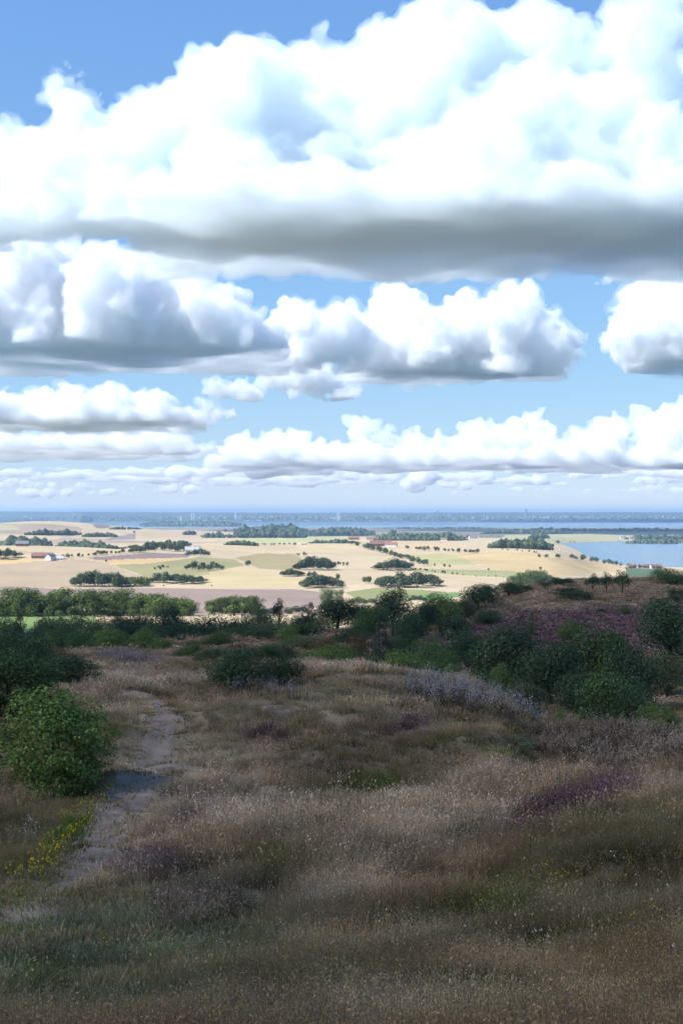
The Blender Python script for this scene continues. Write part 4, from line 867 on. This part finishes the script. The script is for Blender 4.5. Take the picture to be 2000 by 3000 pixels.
def house(px, py, L_, W_, H_, wall, roof, rz, label, name='farmhouse', group=None):
    x, y, z = hit(px, py, 560); e = thing(name, label, 'house', (x, y, z - .3), R(rz), group)
    part('wall', [(-L_/2,-W_/2,0),(L_/2,-W_/2,0),(L_/2,W_/2,0),(-L_/2,W_/2,0),(-L_/2,-W_/2,H_),(L_/2,-W_/2,H_),(L_/2,W_/2,H_),(-L_/2,W_/2,H_),(-L_/2,0,H_+W_*.45),(L_/2,0,H_+W_*.45)],
         [(0,1,5,4),(2,3,7,6),(0,4,8,7,3),(1,2,6,9,5),(0,3,2,1)], wall, e)
    o_ = .5; q = W_/2 + o_; zz = H_ - o_ * .9 * .5 + .12; tp = H_ + W_*.45 + .35; a = L_/2 + o_
    rf = part('roof', [(-a,-q,zz),(a,-q,zz),(a,0,tp),(-a,0,tp),(-a,q,zz),(a,q,zz),(-a,-q,zz-.25),(a,-q,zz-.25),(a,0,tp-.25),(-a,0,tp-.25),(-a,q,zz-.25),(a,q,zz-.25)],
         [(0,1,2,3),(3,2,5,4),(7,6,9,8),(8,9,10,11),(0,6,7,1),(4,5,11,10),(0,3,9,6),(3,4,10,9),(1,7,8,2),(2,8,11,5)], roof, e)
    part('chimney', *boxv(-L_*.25-.4, -L_*.25+.4, -.4, .4, tp - 1, tp + 1), MB, rf)
    n_ = max(2, int(L_ / 4))
    for k in range(n_):
        cx = -L_/2 + L_ * (k + .5) / n_
        part('window' if k != n_ // 2 else 'door', *boxv(cx - .6, cx + .6, -W_/2 - .06, -W_/2 + .05, H_ * (.35 if k != n_ // 2 else .02), H_ * .8), MGL if k != n_ // 2 else MB, e)
for a in [
 (150,1641,16,9,4.5,MW,MG,70,'white gabled house at the foot of the orange barley, grey roof'),
 (118,1635,22,9,3.5,MB,MR,5,'red roofed brick farmhouse left of the white gabled house'),
 (135,1632,18,8,3,MB,MG,-10,'dark roofed farm wing between the red and the white house'),
 (171,1640,14,7,2.5,MW,MP,10,'long low white shed right of the white gabled house'),
 (562,1617,22,11,4,MW,MP,12,'large white barn under trees in the middle left plain'),
 (575,1614,18,10,4,MW,MP,60,'small white barn beside the large one'),
 (112,1564,26,10,4,MW,MR,8,'white farmstead below the far left hill'),
 (122,1559,20,9,4,MB,MR,-20,'red roofed farm building behind the far left farmstead'),
 (66,1600,18,9,4,MB,MG,10,'dark farm building in the left edge wood'),
 (1036,1581,30,11,4.5,MB,MR,5,'brick farm left of the pink roofed barn'),
 (1090,1583,34,12,4,MW,MR,0,'pink red roofed barn right of the centre'),
 (1115,1600,40,14,5,MB,MR,10,'wide brown roofed barn on the central stubble'),
 (1145,1601,22,10,4,MW,MR,-15,'small barn right of the wide brown roofed barn'),
 (1172,1583,18,10,4,MW,MG,5,'white village house at the left of the village wood'),
 (1225,1582,18,10,4,MW,MG,20,'white village house in the middle of the village wood'),
 (1300,1584,18,10,4,MW,MR,-10,'white village house with red roof at the right of the village wood'),
 (1385,1578,24,10,5,MW,MG,10,'white house at the right end of the village'),
 (1397,1574,20,10,5,MW,MR,-15,'red roofed house at the right end of the village'),
 (1825,1578,26,11,5,MW,MG,5,'white house on the far side of the bay, left'),
 (1850,1580,24,11,5,MW,MR,10,'red roofed white house on the far side of the bay'),
 (1872,1579,24,11,5,MB,MR,-12,'brick house on the far side of the bay, right'),
 (1850,1664,14,9,4,MB,MR,10,'red roofed cottage by the bay, leftmost'),
 (1872,1664,14,9,4,MW,MG,-15,'grey roofed cottage by the bay'),
 (1893,1664,15,9,4,MB,MR,5,'red roofed cottage by the bay, in the middle'),
 (1912,1665,14,9,4,MW,MR,20,'white cottage with red roof by the bay'),
 (1928,1665,14,9,4,MB,MR,-5,'brick cottage by the bay, rightmost'),
 (898,1555,24,10,5,MW,MR,10,'white house between the two central woods'),
]: house(*a)

# ------------------------------------------------------------------ the city on the far shore
def block(px, top, wpx, d, depth, mat, label, name='apartment_block', slant=0.0, rows=0, cat='building'):
    x = (px - 1000) / F * d; zg = max(float(height(np.array([x]), np.array([float(d)]))[0]), 0) - 1; zt = CZ - (top - 1500) / F * d; w_ = wpx / F * d / 2; h_ = max(zt - zg, 4)
    e = thing(name, label, cat, (x, d, zg))
    part('wall', [(-w_,-depth/2,0),(w_,-depth/2,0),(w_,depth/2,0),(-w_,depth/2,0),(-w_,-depth/2,h_),(w_,-depth/2,h_*(1-slant)),(w_,depth/2,h_*(1-slant)),(-w_,depth/2,h_)], [(0,3,2,1),(4,5,6,7),(0,1,5,4),(2,3,7,6),(0,4,7,3),(1,2,6,5)], mat, e)
    for k in range(rows):
        z0 = h_ * (k + .35) / rows; z1 = z0 + h_ * .4 / rows
        if z1 < h_ * (1 - slant): part('window_band', *boxv(-w_ * .9, w_ * .9, -depth/2 - .4, -depth/2 + .2, z0, z1), MBL, e)
    return e
block(991,1494,9,17000,26,MC,'tall pale tower standing alone on the far harbour front',name='tower_block',rows=12)
for k, (px, tp, w_, sl) in enumerate([(954,1523,8,.35),(963,1520,8,.3),(971,1516,7,-.25),(979,1513,7,.4)]): block(px, tp, w_, 17250, 40, MW, ['leftmost white jagged block below the tower','second white jagged block left of the tower','third white jagged block left of the tower','highest white jagged block touching the tower'][k], slant=sl, rows=3)
for k, (px, tp, w_) in enumerate([(1010,1522,10),(1022,1520,9),(1034,1521,10),(1047,1523,12),(1062,1525,10)]): block(px, tp, w_, 17250, 40, MC, ['first','second','third','fourth','fifth'][k] + ' low pale harbour block right of the tower', rows=2)
block(1259,1502,12,18600,40,MBL,'grey slab block left of the middle high rise on the skyline',rows=3)
block(1281,1496,6,18600,30,MBL,'slim high rise on the middle skyline',name='tower_block',rows=6)
block(1314,1503,10,18600,40,MBL,'low slab block right of the middle high rise',rows=2)
block(1540,1491,6,18800,30,MBL,'high rise with a sloping shoulder on the right skyline',name='tower_block',rows=8)
block(1547,1500,8,18810,30,MBL,'sloping lower wing at the foot of the right high rise',slant=.35)
block(1735,1503,6,18800,30,MBL,'small dark block alone on the right skyline',rows=2)
for k, (px, tp, w_, mt) in enumerate([(600,1524,16,MC),(628,1522,12,MW),(655,1525,20,MW),(690,1502,3,MC),(707,1506,3,MBL),(698,1510,10,MBL),(720,1525,22,MW),(760,1524,18,MC),(860,1511,4,MBL),(562,1503,2,MC),(568,1503,2,MC),(530,1514,4,MC),(900,1524,14,MW),(800,1526,12,MC)]):
    block(px, tp, w_, 17000, 30, mt, ['pale harbour hall far left','white harbour hall beside the pale one','long white harbour hall','slim white chimney on the left harbour','dark chimney on the left harbour','dark blue mill building between the chimneys','wide white warehouse right of the chimneys','pale warehouse left of the tower','small dark stack left of the tower','left leg of the tall harbour crane','right leg of the tall harbour crane','narrow pale silo at the far left','white hall just left of the jagged blocks','low pale hall in the middle of the harbour'][k], name=['harbour_hall','chimney'][w_ < 5], rows=0, cat='building' if w_ >= 5 else 'chimney')
# roofs scattered over the far slopes
V = []; Q = []; o_ = 0
for k in range(300):
    px = rng.uniform(560, 2050) if k % 4 else rng.uniform(0, 2050); d = rng.uniform(16900, 19500); x = (px - 1000) / F * d; z = float(height(np.array([x]), np.array([d]))[0])
    if z < 3: continue
    s_ = rng.uniform(4, 12); v, f = boxv(x - s_, x + s_, d - 8, d + 8, z - 2, z + rng.uniform(4, 9)); V += v; Q += [tuple(i + o_ for i in q) for q in f]; o_ += 8
me = bpy.data.meshes.new('distant_town'); me.from_pydata(V, [], Q); me.update(); me.materials.append(MW); ot = bpy.data.objects.new('distant_town', me); col.objects.link(ot); ot['kind'] = 'stuff'; ot['label'] = 'scatter of pale houses over the far shore hills'; ot['category'] = 'town'
# woods over the far hills
wood('dark woods scattered along the far shore hills', -200, 2200, 1512, 1512, 1526, 600, 5)
# sailing boats
for px, py, lab in [(1317,1531,'small white sail on the sea left of the right high rise'),(1910,1536,'tiny white sail on the sea at the far right')]:
    d = 120 * F / (py - 1500); x = (px - 1000) / F * d; e = thing('sailing_boat', lab, 'boat', (x, d, 0))
    part('hull', [(-6,-1.6,.9),(6,0,1.2),(-6,1.6,.9),(-5,0,-.4),(5,0,-.3)], [(0,1,2),(0,3,4,1),(2,1,4,3),(0,2,3)], MW, e)
    part('mast', *boxv(.4, .6, -.1, .1, 1, 15), MC, e); part('sail', [(.3,0,2),(-5.5,.3,2),(.3,0,14.5),(.3,.12,2),(-5.5,.42,2),(.3,.12,14.5)], [(0,1,2),(5,4,3),(0,3,4,1),(1,4,5,2)], MW, e)
    part('jib', [(.8,0,2),(5.6,.2,1.5),(.8,0,13),(.8,.1,2),(5.6,.3,1.5),(.8,.1,13)], [(0,1,2),(5,4,3),(0,3,4,1),(1,4,5,2)], MW, e)
# ------------------------------------------------------------------ grass, heather and flowers
def tuft(name, seed, n_stem, h, wd, spread, lean, n_head, head, n_blade=0, bh=.2, head_from=.65, hasp=2.0, low_heads=0):
    r = np.random.default_rng(seed); V = []; Fq = []; H = []
    def quad(a, b, c, d, hd): o_ = len(V); V.extend([a, b, c, d]); Fq.append((o_, o_+1, o_+2, o_+3)); H.extend([hd] * 4)
    for k in range(n_stem + n_blade):
        st = k < n_stem; g = r.uniform(0, 6.283); q = spread * math.sqrt(r.random()); p = np.array((math.cos(g) * q, math.sin(g) * q, -.04))
        hh = (h if st else bh) * r.uniform(.6, 1.15); l = lean * (1 if st else 1.8) * hh
        d = np.array((math.cos(g) * r.uniform(.1, 1) * l + lean * .5 * hh, math.sin(g) * r.uniform(.1, 1) * l + r.normal() * l * .4, hh))
        s = np.array((math.cos(g * 3.7), math.sin(g * 3.7), 0)) * wd * (1 if st else 1.7) * .5
        m = p + d * .55 + np.array((0, 0, hh * .06)); t = p + d
        quad(p - s, p + s, m + s * .8, m - s * .8, 0.0); quad(m - s * .8, m + s * .8, t + s * .25, t - s * .25, .25 if st else 0.0)
        if st:
            for j in range(n_head):
                u = r.uniform(head_from, 1.04); c = p + d * u + r.normal(size=3) * head * .55; a = r.normal(size=3); a[2] = abs(a[2]) + .6; a /= np.linalg.norm(a); b = np.cross(a, r.normal(size=3)); b /= np.linalg.norm(b) + 1e-9
                L1 = head * r.uniform(.5, 1.1); quad(c - a * L1 * .5, c + b * L1 / hasp * .5, c + a * L1 * .5, c - b * L1 / hasp * .5, 1.0)
    me = mesh_from(name, V, Fq); at_ = me.attributes.new('head', 'FLOAT', 'POINT'); at_.data.foreach_set('value', np.array(H, np.float32)); return me
def tint_mat(name, stem=(.75,.78,.6), head=(1.08,1.04,1.0), abs_head=None, trans=.25, abs_stem=None):
    m = bpy.data.materials.new(name); n, o = nodes(m); N = n.nodes.new; L = n.links.new
    a = N('ShaderNodeAttribute'); a.attribute_type = 'INSTANCER'; a.attribute_name = 'tint'; h = N('ShaderNodeAttribute'); h.attribute_name = 'head'; g = N('ShaderNodeNewGeometry')
    def mul(sock, c):
        x = N('ShaderNodeMix'); x.data_type = 'RGBA'; x.blend_type = 'MULTIPLY'; x.inputs['Factor'].default_value = 1; L(sock, x.inputs['A']); x.inputs['B'].default_value = (*c, 1); return x.outputs['Result']
    def const(c): x = N('ShaderNodeRGB'); x.outputs[0].default_value = (*c, 1); return x.outputs[0]
    s = const(abs_stem) if abs_stem else mul(a.outputs['Color'], stem); hd = const(abs_head) if abs_head else mul(a.outputs['Color'], head)
    mx = N('ShaderNodeMix'); mx.data_type = 'RGBA'; L(h.outputs['Fac'], mx.inputs['Factor']); L(s, mx.inputs['A']); L(hd, mx.inputs['B'])
    hs = N('ShaderNodeHueSaturation'); mr = N('ShaderNodeMapRange'); mr.inputs['To Min'].default_value = .72; mr.inputs['To Max'].default_value = 1.28; L(g.outputs['Random Per Island'], mr.inputs['Value']); L(mr.outputs[0], hs.inputs['Value']); L(mx.outputs['Result'], hs.inputs['Color'])
    d = N('ShaderNodeBsdfDiffuse'); t = N('ShaderNodeBsdfTranslucent'); q = N('ShaderNodeMixShader'); q.inputs[0].default_value = trans
    L(hs.outputs[0], d.inputs[0]); L(hs.outputs[0], t.inputs[0]); L(d.outputs[0], q.inputs[1]); L(t.outputs[0], q.inputs[2]); L(q.outputs[0], o.inputs[0]); return m
def scatter(name, label, cat, protos, mat, pos, scl, tint, idx, tilt=.12):
    n_ = len(pos)
    cl = bpy.data.collections.new(name + '_parts')
    for k, me in enumerate(protos):
        me.materials.append(mat); cl.objects.link(bpy.data.objects.new('%s_%02d' % (name, k), me))
    me = bpy.data.meshes.new(name); me.vertices.add(n_); me.vertices.foreach_set('co', np.asarray(pos, np.float32).ravel())
    def attr(nm, ty, f, v): a = me.attributes.new(nm, ty, 'POINT'); a.data.foreach_set(f, v)
    rot = np.stack([rng.normal(size=n_) * tilt, rng.normal(size=n_) * tilt, rng.uniform(0, 6.283, n_)], 1)
    attr('rot', 'FLOAT_VECTOR', 'vector', rot.astype(np.float32).ravel()); attr('scl', 'FLOAT_VECTOR', 'vector', np.asarray(scl, np.float32).ravel())
    attr('tint', 'FLOAT_COLOR', 'color', np.concatenate([tint, np.ones((n_, 1))], 1).astype(np.float32).ravel()); attr('idx', 'INT', 'value', np.asarray(idx, np.int32))
    o = bpy.data.objects.new(name, me); col.objects.link(o)
    gt = bpy.data.node_groups.new(name, 'GeometryNodeTree'); gt.interface.new_socket('Geometry', in_out='INPUT', socket_type='NodeSocketGeometry'); gt.interface.new_socket('Geometry', in_out='OUTPUT', socket_type='NodeSocketGeometry')
    N = gt.nodes.new; L = gt.links.new
    gi = N('NodeGroupInput'); go = N('NodeGroupOutput'); ip = N('GeometryNodeInstanceOnPoints'); ci = N('GeometryNodeCollectionInfo'); ci.inputs['Collection'].default_value = cl; ci.inputs['Separate Children'].default_value = True; ci.inputs['Reset Children'].default_value = True
    def na(nm, ty): x = N('GeometryNodeInputNamedAttribute'); x.data_type = ty; x.inputs['Name'].default_value = nm; return x.outputs['Attribute']
    er = N('FunctionNodeEulerToRotation'); L(na('rot', 'FLOAT_VECTOR'), er.inputs[0])
    L(gi.outputs[0], ip.inputs['Points']); L(ci.outputs[0], ip.inputs['Instance']); ip.inputs['Pick Instance'].default_value = True
    L(na('idx', 'INT'), ip.inputs['Instance Index']); L(er.outputs[0], ip.inputs['Rotation']); L(na('scl', 'FLOAT_VECTOR'), ip.inputs['Scale']); L(ip.outputs[0], go.inputs[0])
    md = o.modifiers.new('scatter', 'NODES'); md.node_group = gt
    o['kind'] = 'stuff'; o['label'] = label; o['category'] = cat
    return o
def sample(d0, d1, dens, half=.275):
    n_ = int(half * (d1*d1 - d0*d0) * dens); d = np.sqrt(rng.uniform(d0*d0, d1*d1, n_)); x = rng.uniform(-half, half, n_) * d; return x, d
XY = [sample(7, 15, 110), sample(15, 24, 80), sample(24, 40, 36), sample(40, 62, 20), sample(62, 140, 10), sample(140, 380, 1.6)]
LOD = np.concatenate([np.full(len(q[0]), min(k, 4) if k < 5 else 5) for k, q in enumerate(XY)])
X = np.concatenate([q[0] for q in XY]); Y = np.concatenate([q[1] for q in XY])
C, WT, PX, PY, Z = veg(X, Y); PD = np.full(len(X), 9.0); nr_ = Y < 130; PD[nr_] = path_dist(X[nr_], Y[nr_])
u = rng.random(len(X)); jit = rng.uniform(.8, 1.25, (len(X), 1)); T = C * jit
gap = fbm(X / .9 + 11, Y / 1.5, 95, 3)
onpath = PD < .06 + .2 * rng.random(len(X)) + .12 * (Y < 28); lower = np.clip(1 - WT['short'] * .62 - WT['lush'] * .3 - WT['grey'] * .35, .3, 1) * np.clip(.35 + PD / 2.2, .35, 1)
gap = fbm(X / .9 + 11, Y / 1.5, 95, 3); T = T * np.clip(.5 + 1.25 * (gap - .2), .45, 1.3)[:, None]
tallf = .6 + .5 * fbm(X / 4, Y / 4, 91, 3) + .5 * fbm(X / .9, Y / 1.2, 97, 2) - .1 + .35 * WT['pale'] + .25 * WT['tan'] - .35 * WT['dark'] - .15 * WT['olive']
hsel = (u < WT['heather'] * .85) & ~onpath; gsel = (u > .35) & (rng.random(len(X)) < .75 * (WT['green'] + WT['lush']) + .12 * WT['olive'] + .3 * WT['dark']) & ~hsel & ~onpath
dsel = ~hsel & ~gsel & ~onpath & (gap > .30 + .12 * rng.random(len(X))); ssel = onpath & (rng.random(len(X)) < .2 + .5 * (PD > -.12))
lodw = [1.0, 1.5, 2.4, 3.8, 6.5, 13.0]
def variants(fn, nvar=3): return [fn(l, v) for l in range(6) for v in range(nvar)]
def dens_n(n0, l): return max(int(n0 * [1, .8, .55, .42, .34, .3][l]), 4)
dryp = variants(lambda l, v: tuft('dry_grass', 10*l+v, dens_n(40, l), .32, .003*lodw[l], .15 + .03*l, .3, [6,6,5,4,3,3][l], [.02,.022,.03,.045,.075,.15][l], dens_n(26, l), .15, hasp=3.0))
herb = variants(lambda l, v: tuft('green_herbs', 400+10*l+v, dens_n(14, l), .24, .006*lodw[l], .15, .7, [4,4,3,3,3,3][l], [.04,.045,.06,.08,.11,.2][l], dens_n(22, l), .2, head_from=.2, hasp=1.6))
heat = variants(lambda l, v: tuft('heather', 800+10*l+v, dens_n(40, l), .30, .004*lodw[l], .2, .35, [6,5,4,4,3,3][l], [.03,.035,.05,.07,.1,.2][l], 0, head_from=.4, hasp=1.8))
shor = variants(lambda l, v: tuft('short_grass', 1200+10*l+v, dens_n(6, l), .10, .004*lodw[l], .2, .6, 1, .02*lodw[l]**.6, dens_n(46, l), .075))
def go(name, label, cat, protos, mat, sel, k, sx=1.0):
    n_ = sel.sum(); s = (k[sel] * rng.uniform(.75, 1.25, n_))[:, None] * np.array((1, 1, 1)); far = (LOD[sel] == 5); s[far] *= np.array((3.2, 3.2, 1.0))
    s[:, :2] *= sx; mid = LOD[sel] == 4; s[mid] *= np.array((1.35, 1.35, 1.0))
    scatter(name, label, cat, protos, mat, np.stack([X[sel], Y[sel], Z[sel]], 1), s, T[sel], LOD[sel] * 3 + rng.integers(0, 3, n_))
go('dry_grass', 'dry straw coloured grass covering the heath', 'grass', dryp, tint_mat('dry_grass'), dsel & (lower > .5), tallf * np.clip(lower, .5, 1))
shs = (dsel & (lower <= .5)) | ssel
go('short_grass', 'short trampled grass along the path', 'grass', shor, tint_mat('short_grass', (.95,.98,.8), (1.1,1.05,1)), shs, np.full(len(X), 1.2))
go('green_herbs', 'low green herbs among the grass', 'herbs', herb, tint_mat('green_herbs', (.9,1.0,.7), (.95,1.1,.75)), gsel, tallf)
go('heather', 'purple flowering heather patches', 'heather', heat, tint_mat('heather', (.7,.75,.45), (1.15,1.1,1.2)), hsel, np.full(len(X), 1.0))
# tall thin stalks that stick out of the sward
tx, ty = sample(8, 45, 9); tc = veg(tx, ty); ok = (path_dist(tx, ty) > .8) & (rng.random(len(tx)) < .25 + tc[1]['pale'] + tc[1]['tan'] + .35 * tc[1]['olive'])
tp_ = [tuft('tall_stalks', 2000+v, 7, .5, .004, .16, .4, 6, .03) for v in range(3)] + [tuft('tall_stalks', 2010+v, 5, .55, .007, .16, .35, 5, .05) for v in range(3)]
scatter('tall_grass_stalks', 'tall seeding grass stalks standing above the sward', 'grass', tp_, bpy.data.materials['dry_grass'], np.stack([tx, ty, tc[4]], 1)[ok], np.repeat(rng.uniform(.7, 1.2, (ok.sum(), 1)), 3, 1), tc[0][ok] * 1.15, rng.integers(0, 3, ok.sum()) + 3 * (ty[ok] > 20))

# fireweed gone to seed
def stand(poly, n_, dmin, dmax):
    p = np.array(poly); out = []
    while len(out) < n_:
        px = rng.uniform(p[:, 0].min(), p[:, 0].max(), 200); py = rng.uniform(p[:, 1].min(), p[:, 1].max(), 200); ok = inpoly(px, py, poly)
        for a, b in zip(px[ok], py[ok]):
            if len(out) < n_: out.append(hit(a, b, dmin, dmax))
    return np.array(out)
fw = [tuft('fireweed', 3000+v, 3, 1.15, .016, .22, .10, 11, .10, 10, .5, head_from=.5, hasp=2.4) for v in range(4)]
fb = [tuft('fireweed', 3050+v, 7, 1.0, .016, .25, .12, 6, .09, 16, .6, head_from=.78, hasp=2.2) for v in range(4)]
s1 = np.concatenate([stand([(1190,2012),(1260,2005),(1420,2050),(1560,2082),(1640,2108),(1600,2114),(1450,2100),(1300,2075),(1190,2040)], 230, 55, 105), stand([(1100,2020),(1300,2020),(1300,2080),(1150,2070)], 30, 55, 100)])
s1b = stand([(275,1925),(330,1922),(485,1950),(480,1960),(380,1956),(290,1942)], 240, 80, 150); s1c = stand([(600,2005),(900,2030),(880,2060),(700,2050)], 50, 60, 110)
scatter('white_fireweed', 'tall fireweed with fluffy white seed heads', 'fireweed', fw, tint_mat('white_fireweed', (.35,.33,.28), (1.0,1.0,1.0), trans=.35), s1, np.repeat(rng.uniform(.75, 1.25, (len(s1), 1)), 3, 1), np.tile((.44,.375,.32), (len(s1), 1)) * rng.uniform(.6, 1.15, (len(s1), 1)), rng.integers(0, 4, len(s1)))
s3 = np.concatenate([s1b, s1c]); scatter('lilac_fireweed', 'pale lilac strip of fireweed on the left', 'fireweed', [m.copy() for m in fw], tint_mat('lilac_fireweed', (.4,.36,.34), (1,1,1), trans=.35), s3, np.repeat(rng.uniform(.6, 1.0, (len(s3), 1)), 3, 1), np.tile((.34,.27,.25), (len(s3), 1)) * rng.uniform(.6, 1.2, (len(s3), 1)), rng.integers(0, 4, len(s3)))
s2 = np.concatenate([stand([(1540,2150),(1640,2130),(1800,2125),(2120,2120),(2120,2270),(1900,2270),(1700,2260),(1580,2220)], 560, 34, 72)])
scatter('brown_fireweed', 'brown withered fireweed stand on the right with pale tips', 'fireweed', fb, tint_mat('brown_fireweed', (.6,.5,.4), (1.6,1.5,1.5), trans=.2), s2, np.repeat(rng.uniform(.45, .85, (len(s2), 1)), 3, 1), np.tile((.25,.195,.14), (len(s2), 1)) * rng.uniform(.6, 1.35, (len(s2), 1)), rng.integers(0, 4, len(s2)))
# flowers
yf = [tuft('yellow_flowers', 4000+v, 4, .36, .004, .12, .3, 2, .026, 6, .12, head_from=.92, hasp=1.05) for v in range(3)]
y1 = np.concatenate([stand([(20,2570),(100,2560),(120,2500),(200,2480),(180,2400),(260,2340),(330,2330),(300,2400),(220,2480),(140,2580),(60,2610)], 120, 10, 60), stand([(400,2085),(450,2080),(450,2110),(405,2105)], 14, 30, 80), stand([(1560,2600),(1660,2590),(1650,2660),(1570,2650)], 16, 8, 40), stand([(0,2300),(1990,2300),(1990,2900),(0,2900)], 26, 8, 50)])
scatter('yellow_flowers', 'yellow flowers beside the footpath below the nearest bush', 'flowers', yf, tint_mat('yellow_flowers', abs_head=(.75,.52,.02), abs_stem=(.09,.12,.04)), y1, np.repeat(rng.uniform(.7, 1.2, (len(y1), 1)), 3, 1), np.ones((len(y1), 3)), rng.integers(0, 3, len(y1)))
wf = [tuft('white_flowers', 4100+v, 2, .32, .004, .08, .25, 3, .026, 4, .12, head_from=.95, hasp=1.05) for v in range(3)]
w1 = np.concatenate([stand([(20,2470),(60,2430),(120,2425),(110,2470),(60,2490)], 40, 10, 60), stand([(1500,2120),(1620,2125),(1610,2165),(1540,2150)], 40, 30, 80), stand([(0,2450),(1990,2300),(1990,2960),(0,2960)], 34, 8, 50), stand([(1500,2560),(1990,2450),(1990,2900),(1400,2900)], 26, 8, 40)])
scatter('white_flowers', 'white yarrow heads dotted through the grass', 'flowers', wf, tint_mat('white_flowers', abs_head=(.55,.53,.46), abs_stem=(.1,.11,.06)), w1, np.repeat(rng.uniform(.6, 1.1, (len(w1), 1)), 3, 1), np.ones((len(w1), 3)), rng.integers(0, 3, len(w1)))

# two grey stones lying in the grass
def stone(px, py, size, label, seed):
    r = np.random.default_rng(seed); v0, f0 = ICO2; x, y, z = hit(px, py, 10, 300)
    k = 1 + .22 * np.sin(v0 @ r.normal(size=3) * 3 + 1) + .15 * np.sin(v0 @ r.normal(size=3) * 5) + r.normal(size=len(v0)) * .03
    me = mesh_from('stone', v0 * k[:, None] * np.array((size, size * .7, size * .45)), f0); o = bpy.data.objects.new('stone', me); col.objects.link(o); o.location = (x, y, z + size * .18)
    me.materials.append(ground_mat('stone', (.2,.195,.19), .4, 5.0, bump=.6, bscale=12)); o['label'] = label; o['category'] = 'stone'
stone(797, 2118, .24, 'grey stone lying in the grass right of the footpath', 5)
stone(752, 1866, .62, 'pale stone on the grassy mound behind the sloe shrub', 8)
